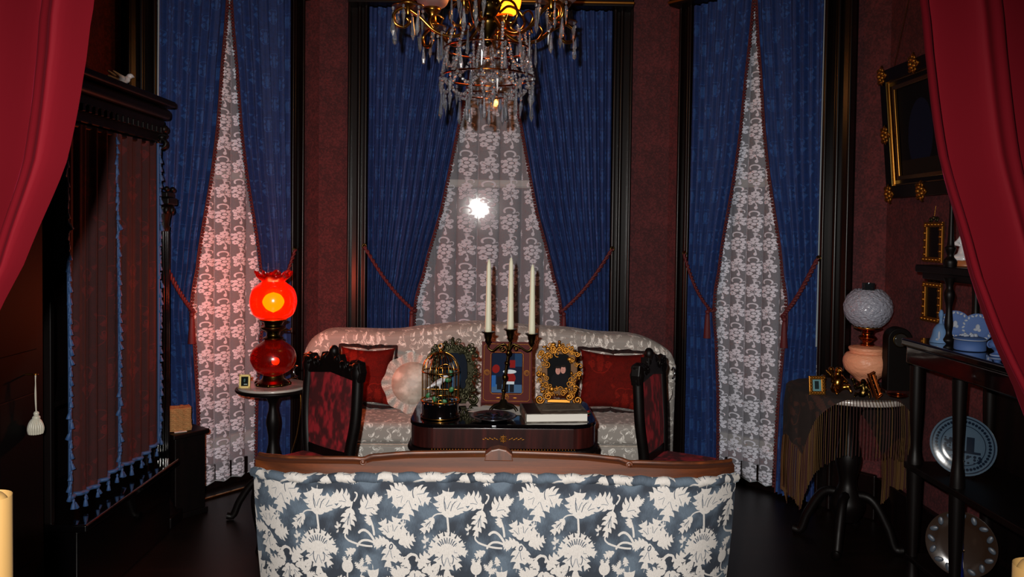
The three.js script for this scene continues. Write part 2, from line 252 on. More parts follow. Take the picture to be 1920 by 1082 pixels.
  const filler = (X, Y) => { c.save(); c.translate(X, Y); c.scale(2, 2); c.fillStyle = cream; c.strokeStyle = cream; const lf = (x, y, r, q) => lobed(c, x, y, r, q, 60, [9, 16, 19, 14, 8]), st = (lw, a, b, e, f, g2, h2) => { c.lineWidth = lw; c.beginPath(); c.moveTo(a, b); c.quadraticCurveTo(e, f, g2, h2); c.stroke(); };
    for (const [x, y, q, m] of [[302, 60, 0.36, 1], [150, 196, 0.4, -1], [316, 150, 0.34, -1], [60, 136, 0.3, 1], [180, 330, 0.8, 1], [470, 60, 0.6, -1], [396, 300, 0.7, 1], [30, 340, 0.9, -1], [300, 420, 1.1, 1], [120, 440, 1.15, -1], [220, 520, 1.1, 1], [400, 540, 1.1, -1], [40, 540, 1.0, 1]]) { st(5 * q, x, y + 30 * q, x + m * 20 * q, y, x + m * 6 * q, y - 26 * q); lf(x, y + 6 * q, m * 1.1, q * 0.8); lf(x + m * 6 * q, y - 4 * q, -m * 0.8, q * 0.8); lf(x + m * 6 * q, y - 20 * q, m * 0.2, q * 0.7); lf(x, y + 28 * q, m * 2.4, q * 0.6); }
    c.restore(); };
  for (const dx of [-w, 0, w]) for (const dy of [-h, 0, h]) filler(dx, dy + 24);
  const im2 = c.getImageData(0, 0, w, h), b = im2.data; for (let i = 0; i < w * h; i++) { const x = i % w, y = (i / w) | 0, q = 0.93 + 0.12 * vnoise(x / 2.5, y / 6); b[i * 4] *= q; b[i * 4 + 1] *= q; b[i * 4 + 2] *= q; } c.putImageData(im2, 0, 0);
}), 1 / 0.35, 1 / 0.42);
const shawlTex = rep(damask('#1c0e0a', '#3a1c12', 512, 512), 1 / 0.3, 1 / 0.3);
const marbleTex = blotch([150, 140, 134], [206, 198, 190], 6, 1.2, 5);
const velvetRedTex = rep(blotch([66, 6, 12], [150, 22, 34], 12, 1.5, 3), 3, 2);
const kraftTex = rep(blotch([120, 86, 48], [172, 132, 84], 14, 0.9, 4), 6, 6);
const bookTex = rep(blotch([70, 62, 54], [112, 104, 92], 12, 1.2, 4), 5, 5);
const bumpTex = rep(pixelTex(256, 256, (u, v) => grey(255 * fbm(u * 12, v * 12, 12, 12, 3)), false), 3, 3);
const weaveBump = rep(pixelTex(256, 256, (u, v) => grey(128 + 60 * Math.sin(u * Math.PI * 64) * Math.sin(v * Math.PI * 64) + 60 * (vnoise(u * 64, v * 64, 64, 64) - 0.5)), false), 10, 10);

/* ------------------------------------------------------------------ materials */
const std = o => new THREE.MeshStandardMaterial({ side: THREE.DoubleSide, ...o });
const phy = o => new THREE.MeshPhysicalMaterial({ side: THREE.DoubleSide, ...o });
const M = {
  wall: std({ map: wallTex, roughness: 0.85, bumpMap: bumpTex, bumpScale: 0.001 }),
  plaster: std({ color: 0x8a8074, roughness: 0.95 }),
  trim: phy({ map: woodTex([8, 4, 4], [24, 10, 8]), roughness: 0.3, specularIntensity: 0.6 }),
  floor: phy({ map: woodTex([10, 5, 4], [26, 13, 9], 0.6), roughness: 0.4, specularIntensity: 0.5 }),
  ebony: phy({ map: woodTex([5, 3, 3], [15, 7, 6]), roughness: 0.45, specularIntensity: 0.4 }),
  armoire: phy({ color: 0x060404, roughness: 0.6, specularIntensity: 0.15 }),
  rosewood: phy({ map: woodTex([26, 9, 8], [74, 26, 22]), roughness: 0.28, clearcoat: 0.6, clearcoatRoughness: 0.12 }),
  blackGloss: phy({ color: 0x050405, roughness: 0.1, clearcoat: 1, clearcoatRoughness: 0.04 }),
  walnut: phy({ map: woodTex([44, 18, 4], [106, 50, 14]), roughness: 0.5, clearcoat: 0.15, clearcoatRoughness: 0.4 }),
  sash: std({ color: 0x8b8880, roughness: 0.5 }),
  pane: phy({ color: 0xffffff, transmission: 1, thickness: 0, roughness: 0.05, ior: 1.5 }),
  blue: phy({ map: blueTex, roughness: 0.75, sheen: 0.35, sheenColor: new THREE.Color(0x4668b8), sheenRoughness: 0.5, bumpMap: weaveBump, bumpScale: 0.0004 }),
  selvage: std({ color: 0x8f9aa0, roughness: 0.9 }),
  lace: std({ color: 0xd8dae8, alphaMap: laceAlpha, transparent: true, roughness: 0.95 }),
  laceWide: std({ color: 0xd8dae8, alphaMap: laceAlphaWide, transparent: true, roughness: 0.95 }),
  redTrim: std({ color: 0x4a0d12, roughness: 0.7 }),
  redCord: std({ color: 0x521218, roughness: 0.65 }),
  portiere: phy({ color: 0x4c040d, roughness: 0.8, specularIntensity: 0.15, sheen: 0.25, sheenColor: new THREE.Color(0x8a1c3a), sheenRoughness: 0.4 }),
  redDamask: std({ map: redDamaskTex, roughness: 0.9 }),
  blueFringe: phy({ color: 0x264673, roughness: 0.6, sheen: 0.2, sheenColor: new THREE.Color(0x90b4e0) }),
  ivory: phy({ map: ivoryTex, roughness: 0.6, bumpMap: weaveBump, bumpScale: 0.0005, sheen: 0.3, sheenColor: new THREE.Color(0xffffff) }),
  ivoryLace: std({ color: 0xcfc8c0, alphaMap: rep(laceTex(512, 512, 150, 250, 1.3), 8, 8), transparent: true, roughness: 0.9 }),
  satin: phy({ map: rep(blotch([168, 160, 148], [214, 208, 196], 6, 1.4, 4), 4, 4), roughness: 0.45 }),
  pillow: phy({ map: pillowTex, roughness: 0.85, specularIntensity: 0.3 }),
  pillowEdge: std({ color: 0x1c0505, roughness: 0.9 }),
  velvetRed: phy({ map: velvetRedTex, roughness: 0.8, sheen: 0.7, sheenColor: new THREE.Color(0xa02038), sheenRoughness: 0.4 }),
  settee: phy({ map: setteeTex, roughness: 0.85, sheen: 0.9, sheenColor: new THREE.Color(0x7c98ac), sheenRoughness: 0.4 }),
  brass: std({ color: 0xb07a34, metalness: 1, roughness: 0.24 }),
  darkBrass: std({ color: 0x4a3a1c, metalness: 1, roughness: 0.3 }),
  copper: std({ color: 0x9a4c20, metalness: 1, roughness: 0.22 }),
  gilt: std({ color: 0x966426, metalness: 0.95, roughness: 0.42 }),
  darkGilt: std({ color: 0x3a3826, metalness: 0.8, roughness: 0.35 }),
  iron: std({ color: 0x2a251c, metalness: 0.8, roughness: 0.34 }),
  silver: std({ color: 0x9aa0a4, metalness: 1, roughness: 0.25 }),
  wax: phy({ color: 0xcfcdb4, roughness: 0.5 }),
  crystal: phy({ color: 0xe2e8f0, transmission: 0.94, thickness: 0.01, ior: 1.55, roughness: 0.03, clearcoat: 1, clearcoatRoughness: 0.2 }),
  bead: phy({ color: 0xe2e6ec, transmission: 0.94, thickness: 0.008, ior: 1.52, roughness: 0.03, clearcoat: 1, clearcoatRoughness: 0.2 }),
  roseGlass: phy({ color: 0x8a6460, transmission: 0.35, thickness: 0, roughness: 0.5 }),
  marble: phy({ map: marbleTex, roughness: 0.22 }),
  shawl: std({ map: shawlTex, roughness: 0.9 }),
  blackStuff: std({ color: 0x080606, roughness: 0.8 }),
  jasper: std({ color: 0x3c5a90, roughness: 0.7 }),
  jasperWhite: std({ color: 0x939cab, roughness: 0.7 }),
  porcelain: phy({ color: 0xc8c8cc, roughness: 0.2 }),
  opal: phy({ color: 0x9698a6, roughness: 0.22, clearcoat: 0.6, clearcoatRoughness: 0.05, bumpMap: bumpTex, bumpScale: 0.006 }),
  peach: phy({ color: 0xe29a76, roughness: 0.45, bumpMap: bumpTex, bumpScale: 0.003 }),
  paper: std({ color: 0xd2cec6, roughness: 0.9 }),
  bookCover: std({ map: bookTex, roughness: 0.6 }),
  kraft: std({ map: kraftTex, roughness: 0.95 }),
  cream: phy({ color: 0x86683a, roughness: 0.6 }),
  green: std({ color: 0x0e5a2c, roughness: 0.5 }),
  holly: std({ color: 0x8c1410, roughness: 0.35 }),
  tasselGlass: phy({ color: 0xb8b4a4, roughness: 0.35, sheen: 0.5, sheenColor: new THREE.Color(0xffffff) }),
};

/* ------------------------------------------------------------------ the room shell */
const CEIL = 3.45, LEFT = -2.0, RIGHT = 2.0;
struct('floor', box(4.6, 0.1, 7.4, 0, -0.05, -2.3), M.floor);
struct('ceiling', box(4.6, 0.1, 7.4, 0, CEIL + 0.05, -2.3), M.plaster);
struct('wall_left', box(0.12, CEIL, 5.3, LEFT - 0.06, CEIL / 2, -1.45), M.wall);
struct('wall_right', box(0.12, CEIL, 5.3, RIGHT + 0.06, CEIL / 2, -1.45), M.wall);
struct('wall_behind', box(4.4, CEIL, 0.12, 0, CEIL / 2, 1.26), M.wall);
{ // the partition with the wide doorway that the red portieres hang in
  const s = shapeOf([[-2.0, 0], [-2.0, CEIL], [2.0, CEIL], [2.0, 0], [1.3, 0], [1.3, 2.62], [-1.3, 2.62], [-1.3, 0]]);
  struct('wall_doorway', T(boxUV(extrude(s, 0.14)), 0, 0, -1.52), M.wall);
  struct('trim_1', [box(0.1, 2.7, 0.2, 1.26, 1.35, -1.45), box(0.1, 2.7, 0.2, -1.26, 1.35, -1.45), box(2.62, 0.14, 0.2, 0, 2.63, -1.45)], M.trim);
}
// three sides of the bay: origin (left end as seen), length, centre of the window, half width of its opening, casing widths
const BAY = [
  { side: 'bay_left', o: [-2.0, 4.1], len: 1.348, turn: Math.atan2(1.05, 0.845), c: 0.658, hw: 0.425, cl: 0.15, cr: 0.1 },
  { side: 'bay_center', o: [-1.155, 5.15], len: 2.245, turn: 0, c: 1.093, hw: 0.774, cl: 0.125, cr: 0.125 },
  { side: 'bay_right', o: [1.09, 5.15], len: 1.374, turn: Math.atan2(-1.03, 0.91), c: 0.64, hw: 0.426, cl: 0.1, cr: 0.15 },
];
const SILL = 0.18, HEAD = 2.98;
const place = (o, b, u = 0) => { o.position.set(b.o[0] + Math.cos(b.turn) * u, 0, -b.o[1] - Math.sin(b.turn) * u); o.rotation.y = b.turn; return o; };
BAY.forEach((b, k) => {
  const s = shapeOf([[-0.02, 0], [b.len + 0.02, 0], [b.len + 0.02, CEIL], [-0.02, CEIL]]);
  const hole = new THREE.Path(); hole.moveTo(b.c - b.hw, SILL); hole.lineTo(b.c - b.hw, HEAD); hole.lineTo(b.c + b.hw, HEAD); hole.lineTo(b.c + b.hw, SILL); s.holes.push(hole);
  place(struct(`wall_${b.side}`, T(boxUV(extrude(s, 0.26)), 0, 0, -0.26), M.wall), b);
  // moulded dark casing
  const cas = [], jamb = (x0, x1, m) => {                  // stepped fluted post from x0 (opening) to x1 (wall)
    const w = x1 - x0; cas.push(box(Math.abs(w), 3.06, 0.03, (x0 + x1) / 2, 1.53, 0.015));
    cas.push(box(0.022, 3.06, 0.085, x0 + m * 0.011, 1.53, 0.0425, 0.008), box(0.026, 3.06, 0.06, x0 + w * 0.45, 1.53, 0.03, 0.012), box(0.018, 3.06, 0.075, x1 - m * 0.009, 1.53, 0.0375, 0.008));
  };
  jamb(b.c - b.hw, b.c - b.hw - b.cl, -1); jamb(b.c + b.hw, b.c + b.hw + b.cr, 1);
  cas.push(box(b.hw * 2 + b.cl + b.cr, 0.18, 0.05, b.c + (b.cr - b.cl) / 2, 3.12, 0.025));
  place(struct(`trim_${k + 2}`, cas, M.trim), b);
  // sashes with glass
  const g = place(structGroup(`window_${k + 1}`), b); const w = b.hw * 2, meet = 1.8, fr = [];
  for (const m of [-1, 1]) fr.push(box(0.05, HEAD - SILL, 0.04, b.c + m * (b.hw - 0.025), (HEAD + SILL) / 2, -0.12));
  fr.push(box(w, 0.07, 0.04, b.c, SILL + 0.035, -0.12), box(w, 0.05, 0.04, b.c, HEAD - 0.025, -0.12));
  struct('sash_frame', fr, M.sash, g); struct('meeting_rail', [box(w, 0.045, 0.045, b.c, meet, -0.11), box(w, 0.008, 0.06, b.c, meet - 0.026, -0.1, 0.003)], M.sash, g);
  for (const [y0, y1, z] of [[SILL + 0.05, meet - 0.02, -0.12], [meet + 0.02, HEAD - 0.04, -0.135]]) {
    const p = struct('pane', box(w - 0.08, y1 - y0, 0.004, 0, 0, 0, 0.001), M.pane, g); p.position.set(b.c, (y0 + y1) / 2, z); if (k === 1) p.rotation.set(R(1.0), R(1.0), 0); if (k === 2) p.rotation.y = R(4);
  }
  // skirting
  const sk = []; for (const [x0, x1] of [[0, b.c - b.hw - b.cl], [b.c + b.hw + b.cr, b.len]]) sk.push(box(x1 - x0, 0.24, 0.03, (x0 + x1) / 2, 0.12, 0.015, 0.01)); sk.push(box(2 * b.hw, 0.14, 0.02, b.c, 0.07, 0.01));
  place(struct(`baseboard_${b.side}`, sk, M.trim), b);
});
struct('baseboard_left', box(0.03, 0.24, 2.55, LEFT + 0.015, 0.12, -2.8), M.trim);
struct('baseboard_right', box(0.03, 0.24, 2.55, RIGHT - 0.015, 0.12, -2.8), M.trim);
place(struct('trim_5', box(0.62, 0.012, 0.022, 0.68, 0.006, 0.16, 0.005), M.brass), BAY[0]);

/* ------------------------------------------------------------------ blue curtains, lace, tie-backs */
const places = ['left window', 'centre window', 'right window'];
function curtainEdge(b, k) { return k === 1 ? [[0, 0.44], [0.6, 0.45], [0.98, 0.468], [1.2, 0.415], [1.633, 0.3], [2.145, 0.2], [2.6, 0.105], [2.97, 0.03]] : [[0, 0.19], [0.5, 0.2], [0.85, 0.222], [1.03, 0.238], [1.25, 0.208], [1.9, 0.1], [2.4, 0.05], [2.82, 0.012], [2.97, 0.005]]; }
BAY.forEach((b, k) => {
  for (const m of [-1, 1]) {                               // m = -1 the panel on the left of the window
    const ed = curtainEdge(b, k), n = k === 1 ? 11 : 7, out = b.hw - 0.006, sd = k * 5 + m * 2.3, W0 = out;
    const f = (s, v) => {                                  // s 0 at the casing, 1 at the trimmed edge
      const h = lerp(0.025, 2.885, v), e = curve(ed, h), wd = out - e; let q = s + 0.014 * Math.sin(s * 19 + sd + h * 0.8) * s * (1 - s) * 4;
      const th = Math.PI * 2 * (n * Math.pow(q, 0.94)) + 0.5 * Math.sin(h * 1.3 + s * 9 + sd), amp = 0.014 + 0.012 * clamp(1 - wd / W0);
      let z = amp * (Math.sin(th) + 0.45 * Math.sin(2.0 * th + 1 + sd) * Math.sin(s * 7 + sd) + 0.25 * Math.sin(th * 3.1 + h * 2));
      const tie = Math.exp(-Math.pow((h - (k === 1 ? 0.98 : 1.03)) / 0.09, 2)); z = z * (1 - 0.5 * tie * s) + 0.006;
      return [m * lerp(out, e, q), h, 0.062 + z, s * W0 * 1.55, h];
    };
    const c = thing('blue_curtain', `blue brocade curtain panel on the ${m < 0 ? 'left' : 'right'} half of the ${places[k]}`, 'curtain', [0, 0, 0], 0, 'blue window curtains'); place(c, b, b.c);
    part('fabric', surface(f, n * 14, 90), M.blue, c);
    const balls = []; for (let h = 0.06; h < 2.875; h += 0.0185) { const q = f(1, (h - 0.025) / 2.86); balls.push(ico(0.0078 + 0.002 * H(h * 999, k), q[0] - m * (0.004 + 0.004 * H(h * 555, 3)), q[1], q[2] + 0.004, 1)); }
    tag(part('ball_fringe', balls, M.redTrim, c), null, null, null, 'stuff');
    const braid = []; for (let i = 0; i <= 60; i++) { const q = f(1, i / 60); braid.push(V(q[0] + m * 0.004, q[1], q[2] + 0.004)); } part('braid', tube(braid, 0.004, 120, 5), M.redTrim, c);
    if (k !== 1 && ((k === 0) === (m < 0))) { const sv = []; for (let i = 0; i <= 40; i++) { const q = f(0, 0.3 + 0.7 * i / 40); sv.push(V(q[0] + m * 0.001, q[1], q[2] + 0.006)); } part('selvage', tube(sv, 0.005, 80, 5), M.selvage, c); }
    // tie-back
    const ht = k === 1 ? 0.98 : 1.03, e = curve(ed, ht), hb = ht + (k === 1 ? 0.4 : 0.33), t = thing('curtain_tieback', `dark red tie-back cord across the ${m < 0 ? 'left' : 'right'} curtain of the ${places[k]}`, 'cord', [0, 0, 0], 0, 'red curtain tie-backs'); place(t, b, b.c);
    const pts = []; for (let i = 0; i <= 10; i++) { const s = i / 10; pts.push(V(m * lerp(b.hw + 0.005, e - 0.004, s), lerp(hb, ht, s) - 0.035 * Math.sin(Math.PI * s), 0.108 + 0.012 * Math.sin(Math.PI * s))); }
    pts.push(V(m * (e - 0.008), ht + 0.004, 0.06));
    const tw = []; for (let j = 0; j < 2; j++) { const cv = new THREE.CatmullRomCurve3(pts), q = []; for (let i = 0; i <= 70; i++) { const p = cv.getPoint(i / 70), a = i * 0.9 + j * Math.PI; q.push(V(p.x + Math.cos(a) * 0.006, p.y + Math.sin(a) * 0.006, p.z + Math.sin(a) * 0.004)); } tw.push(tube(q, 0.0078, 140, 5)); }
    part('cord', tw, M.redCord, t);
    const ts = part('tassel', [ball(0.014, 0, -0.012, 0), lathe([[0.002, -0.02], [0.012, -0.026], [0.014, -0.05], [0.022, -0.17], [0.0, -0.172]], 14)], M.redCord, t); ts.position.set(m * (e + 0.012), ht, 0.115);
    part('rosette', [T(new THREE.TorusGeometry(0.012, 0.005, 6, 14), m * (b.hw + 0.008), hb + 0.004, 0.1), ball(0.009, m * (b.hw + 0.008), hb + 0.004, 0.097)], M.darkBrass, t);
  }
  // lace panel with overlapping folds
  const lw = b.hw - 0.03, lam = k === 1 ? 0.14 : 0.105, A = k === 1 ? 0.028 : 0.024, lf = (s, v) => {
    const h = lerp(0.03, 2.88, v), u = lerp(-lw, lw, s), ph = 2 * Math.PI * u / lam + 0.35 * Math.sin(u * 7 + k) + 0.15 * Math.sin(h * 2 + u * 5), e = sstep(0, 0.12, s) * sstep(1, 0.88, s);
    const sc = v < 0.012 ? 0.012 * Math.abs(Math.sin(u * 60)) : 0;
    return [u + e * A * Math.sin(ph) * (0.75 + 0.25 * Math.sin(u * 11 + 2)), h + sc, 0.019 + 0.013 * Math.cos(ph), u * (k === 1 ? 1 : 0.952) + (k === 1 ? 0.07 : 0.05), h];
  };
  const l = thing('lace_curtain', `white floral lace curtain hanging in the ${places[k]}`, 'curtain', [0, 0, 0], 0, 'lace window curtains'); place(l, b, b.c);
  part('lace_panel', surface(lf, k === 1 ? 360 : 240, 40), k === 1 ? M.laceWide : M.lace, l);
  const hem = []; for (let i = 0; i <= 120; i++) { const q = lf(i / 120, 0); hem.push(V(q[0], q[1] + 0.002, q[2])); } part('hem', tube(hem, 0.003, 240, 4), M.selvage, l);
  // gilt cornice over the window
  const g = thing('window_cornice', ['gilt curtain cornice above the left window', 'gilt curtain cornice above the centre window', 'gilt curtain cornice above the right window'][k], 'cornice', [0, 0, 0], 0, 'gilt cornices'); place(g, b, b.c);
  part('board', box(b.hw * 2 + 0.22, 0.2, 0.16, 0, 2.99, 0.085), M.ebony, g); part('gilt_moulding', [box(b.hw * 2 + 0.23, 0.018, 0.175, 0, 2.91, 0.09, 0.008), box(b.hw * 2 + 0.23, 0.014, 0.17, 0, 2.945, 0.09, 0.005), box(b.hw * 2 + 0.25, 0.03, 0.19, 0, 3.1, 0.095, 0.01)], M.gilt, g);
});

/* ------------------------------------------------------------------ red portieres in the doorway */
function portiere(m, edge, label) {
  const c = thing('red_portiere', label, 'curtain', [0, 0, 1.25], 0, 'red portieres');
  const f = (s, v) => {                                    // s 0 at the jamb, 1 at the inner edge
    const h = lerp(0.04, 2.5, v), e = curve(edge, h), th = Math.PI * 2 * (5.0 * s + 0.25 * Math.sin(h * 1.1 + m)) + (m > 0 ? 1.1 : 2.6), k = 0.75 + 0.35 * sstep(2.2, 1.0, h);
    const z = 0.044 * k * (Math.sin(th) + 0.4 * Math.sin(2 * th + 0.7 + h * 0.9) + 0.35 * Math.sin(0.47 * th + h * 1.6));
    return [m * (lerp(1.17, e, s) + 0.012 * Math.cos(th) * (1 - s)), h, z - 0.02, s * 0.7, h];
  };
  part('velvet', surface(f, 110, 90), M.portiere, c);
  part('tieband', tube([[m * 1.19, 1.1, -0.06], [m * 1.16, 1.08, 0.06], [m * 1.0, 1.02, 0.075], [m * 0.905, 0.99, 0.02], [m * 0.915, 0.99, -0.06]], 0.018, 40, 8), M.redCord, c);
  part('heading', [surface((s, v) => { const q = f(s, 1); return [q[0], 2.49 + 0.05 * v, q[2]]; }, 80, 2)], M.portiere, c);
}
portiere(-1, [[0.04, 0.9], [0.6, 0.915], [1.0, 0.935], [1.2, 0.865], [1.396, 0.771], [1.491, 0.73], [1.599, 0.689], [1.746, 0.664], [1.844, 0.651], [2.1, 0.62], [2.5, 0.59]], 'crimson velvet portiere at the left edge, drawn aside');
portiere(1, [[0.04, 0.91], [0.6, 0.925], [1.0, 0.945], [1.248, 0.837], [1.4, 0.764], [1.509, 0.727], [1.626, 0.69], [1.767, 0.669], [1.866, 0.657], [2.1, 0.63], [2.5, 0.6]], 'crimson velvet portiere at the right edge, drawn aside');
{ const r = thing('portiere_rod', 'brass rod over the doorway carrying the red portieres', 'rod', [0, 2.5, 1.25]); part('rod', new THREE.CylinderGeometry(0.016, 0.016, 2.4, 14).rotateZ(Math.PI / 2), M.brass, r); for (const m of [-1, 1]) part('finial', [ball(0.03, m * 1.2, 0, 0)], M.brass, r); for (const m of [-1, 1]) part('bracket', [box(0.02, 0.05, 0.12, m * 1.12, 0.0, -0.07)], M.brass, r); }

/* ------------------------------------------------------------------ settee in the foreground, seen from behind */
{
  const g = thing('settee', 'blue and cream floral velvet settee with walnut crest rail, seen from behind', 'settee', [-0.003, 0, 2.0]); g.rotation.z = R(-0.25);
  // plan of the back: nearly flat, turning away from us at both ends
  const plan = (t) => { const x = t * 0.648, a = Math.abs(t); return [x, -(0.02 * a * a + 0.1 * Math.pow(Math.max(0, (a - 0.62) / 0.38), 2.4))]; };
  const topY = t => 0.858 + 0.012 * Math.cos(t * Math.PI * 0.5) - 0.016 * Math.pow(Math.abs(t), 4);
  const outer = (s, v) => { const t = s * 2 - 1, [x, z] = plan(t), y = lerp(0.28, topY(t), v), k = 1 - 0.155 * (0.87 - y); return [x * k, y, z + 0.035 * Math.sin(v * Math.PI) - 0.045 * (0.87 - y) * 1.2, s * 1.36 - 0.04, y - 0.858 + 0.42 * 3]; };
  part('back', [surface(outer, 120, 40), surface((s, v) => { const q = outer(1 - s, v); return [q[0] * 0.97, q[1], q[2] - 0.09, q[3], q[4]]; }, 90, 20)], M.settee, g);
  const wel = (r, up, back) => { const pts = []; for (let i = 0; i <= 60; i++) { const q = outer(i / 60, 1); pts.push(V(q[0], q[1] + up + 0.0025 * Math.sin(i * 2.3), q[2] + back)); } const t = tube(pts, r, 140, 8); const uv = t.attributes.uv; for (let i = 0; i < uv.count; i++) uv.setXY(i, uv.getX(i) * 1.36, 0.31 + uv.getY(i) * 0.05); return t; };
  part('rolled_edge', [wel(0.013, 0.002, -0.004)], M.settee, g);
  // crest rail
  const prof = [[-1, 0.872], [-0.9, 0.882], [-0.73, 0.893], [-0.56, 0.896], [-0.525, 0.895], [-0.5, 0.903], [-0.35, 0.913], [0, 0.919], [0.35, 0.913], [0.5, 0.903], [0.525, 0.895], [0.56, 0.895], [0.73, 0.89], [0.9, 0.88], [1, 0.87]];
  const rail = (z0) => (s, v) => { const t = s * 2 - 1, [x, z] = plan(t), yt = curve(prof, t); return [x * 0.997, lerp(topY(t) - 0.02, yt, v), z + z0, s * 1.36, lerp(0.85, yt, v)]; };
  const F = rail(-0.022), B = rail(-0.062), swap = gg => { const uv = gg.attributes.uv; for (let i = 0; i < uv.count; i++) { const a = uv.getX(i); uv.setXY(i, uv.getY(i) * 1.5, a * 0.8); } return gg; };
  part('crest_rail', [surface(F, 90, 3), surface(B, 90, 3), surface((s, v) => { const a = F(s, 1), b = B(s, 1); return [a[0], lerp(a[1], b[1], v) + 0.004 * Math.sin(v * Math.PI), lerp(a[2], b[2], v), s, v * 0.05]; }, 90, 4), surface((s, v) => { const a = F(s < 0.5 ? 0 : 1, v), b = B(s < 0.5 ? 0 : 1, v), q = (s * 2) % 1; return [a[0], a[1], lerp(a[2], b[2], q), q, v]; }, 3, 2)].map(swap), M.walnut, g);
  part('rail_moulding', [tube(Array.from({ length: 61 }, (_, i) => { const q = B(i / 60, 1); return V(q[0], q[1] + 0.004, q[2] + 0.004); }), 0.006, 120, 6)], M.walnut, g);
  part('crest_knob', T(extrude(shapeOf([[-0.034, 0], [-0.031, 0.012], [-0.018, 0.022], [0, 0.026], [0.018, 0.022], [0.031, 0.012], [0.034, 0]]), 0.03, 0.004), 0.006, 0.912, -0.055), M.walnut, g);
  for (const m of [-1, 1]) part('scroll', [scroll(m * 0.34, 0.901, -0.03, 0.008, 0.004, 1.2, m), ball(0.006, m * 0.34, 0.901, -0.03)], M.walnut, g);
  // the side that faces the room
  part('seat', box(1.08, 0.12, 0.5, 0, 0.38, -0.36, 0.04), M.settee, g);
  part('seat_rail', box(1.1, 0.07, 0.52, 0, 0.295, -0.36, 0.02), M.walnut, g);
  for (const m of [-1, 1]) { part('arm', tube([[m * 0.6, 0.72, -0.17], [m * 0.6, 0.66, -0.3], [m * 0.57, 0.6, -0.46], [m * 0.55, 0.45, -0.56], [m * 0.53, 0.31, -0.58]], 0.028, 40, 8), M.walnut, g); part('leg', tube([[m * 0.5, 0.28, -0.12], [m * 0.5, 0.14, -0.09], [m * 0.51, 0.0, -0.04]], 0.024, 20, 8), M.walnut, g); part('leg', tube([[m * 0.5, 0.28, -0.58], [m * 0.52, 0.16, -0.61], [m * 0.51, 0.0, -0.6]], 0.024, 20, 8), M.walnut, g); }
}

/* ------------------------------------------------------------------ ivory sofa in the bay, with pillows */
{
  const g = thing('sofa', 'ivory brocade camel-back sofa standing in the window bay', 'sofa', [-0.035, 0, 4.62]);
  const top = [[-1.074, 0.742], [-1.01, 0.825], [-0.9, 0.84], [-0.6, 0.838], [-0.4, 0.862], [-0.08, 0.892], [0.25, 0.87], [0.45, 0.86], [0.64, 0.836], [0.87, 0.822], [1.03, 0.755], [1.07, 0.68]];
  const sh = new THREE.Shape(); sh.moveTo(-1.06, 0.2); sh.lineTo(-1.074, 0.6); sh.splineThru(top.map(p => new THREE.Vector2(...p))); sh.lineTo(1.06, 0.2);
  part('back', T(extrude(sh, 0.12, 0.045, 5, 40), 0, 0, -0.3), M.ivory, g);
  for (const [i, x0, x1] of [[0, -0.92, -0.33], [1, -0.325, 0.335], [2, 0.34, 0.92]]) part('seat_cushion', box(x1 - x0, 0.115, 0.52, (x0 + x1) / 2, 0.398, 0.085, 0.03), M.ivory, g);
  part('piping', [box(1.86, 0.008, 0.01, 0, 0.337, 0.345, 0.003)], M.satin, g);
  part('front_rail', box(1.9, 0.2, 0.06, 0, 0.23, 0.31, 0.015), M.ivory, g);
  part('frame', box(1.9, 0.14, 0.52, 0, 0.26, 0.02, 0.01), M.ivory, g);
  for (const m of [-1, 1]) {
    part('arm', [box(0.1, 0.4, 0.4, m * 0.95, 0.4, -0.06, 0.03), T(new THREE.CylinderGeometry(0.07, 0.062, 0.42, 22).rotateX(Math.PI / 2), m * 0.955, 0.59, -0.07)], M.ivory, g);
    for (const z of [-0.2, 0.3]) part('leg', lathe([[0.001, 0], [0.02, 0.004], [0.026, 0.04], [0.018, 0.07], [0.032, 0.13], [0.001, 0.131]], 14, m * 0.9, 0, z), M.ebony, g);
  }
}
function pillowGeo(w, h, t, round = false, pinch = 0.12) {
  const half = m => surface((s, v) => {
    let a = s * 2 - 1, b = v * 2 - 1; if (round) { const x = a * Math.sqrt(1 - b * b / 2), y = b * Math.sqrt(1 - a * a / 2); const r = Math.min(1, Math.hypot(x, y)); return [x * w / 2, y * h / 2, m * t / 2 * Math.pow(Math.max(0, 1 - Math.pow(r, 2.4)), 0.6), x * w / 2, y * h / 2]; }
    const k = Math.pow(Math.max(0, (1 - a ** 4) * (1 - b ** 4)), 0.5), px = a * (1 - pinch * (1 - b * b) * Math.abs(a)), py = b * (1 - pinch * (1 - a * a) * Math.abs(b)); return [px * w / 2, py * h / 2, m * t / 2 * k, px * w / 2, py * h / 2];
  }, 26, 26);
  return [half(1), half(-1)];
}
function ruffle(w, h, wid, waves, round) {                // frilled edge round a pillow
  const P = t => { const a = t * Math.PI * 2; if (round) return [Math.cos(a) * w / 2, Math.sin(a) * h / 2]; const c = Math.cos(a), s = Math.sin(a), q = 1 / Math.max(Math.abs(c), Math.abs(s)), k = 1 - 0.1 * (1 - Math.pow(Math.abs(Math.sin(2 * a)), 0.5)); return [c * q * w / 2 * k, s * q * h / 2 * k]; };
  return surface((s, v) => { const [x, y] = P(s), L = Math.hypot(x, y), e = wid * v * (1 + 0.12 * Math.sin(s * waves * Math.PI)); return [x + x / L * e, y + y / L * e, 0.012 * v * Math.sin(s * waves * Math.PI * 2), s * 1.4, v * wid]; }, 220, 3);
}
function redPillow(x, y, d, w, h, lean, turn, roll, label) {
  const g = thing('red_pillow', label, 'pillow', [x, y, d], turn, 'red pillows'); g.rotation.order = 'YXZ'; g.rotation.x = lean; g.rotation.z = roll;
  part('cover', pillowGeo(w, h, 0.13), M.pillow, g); part('ruffle', ruffle(w, h, 0.022, 34), M.pillowEdge, g);
}
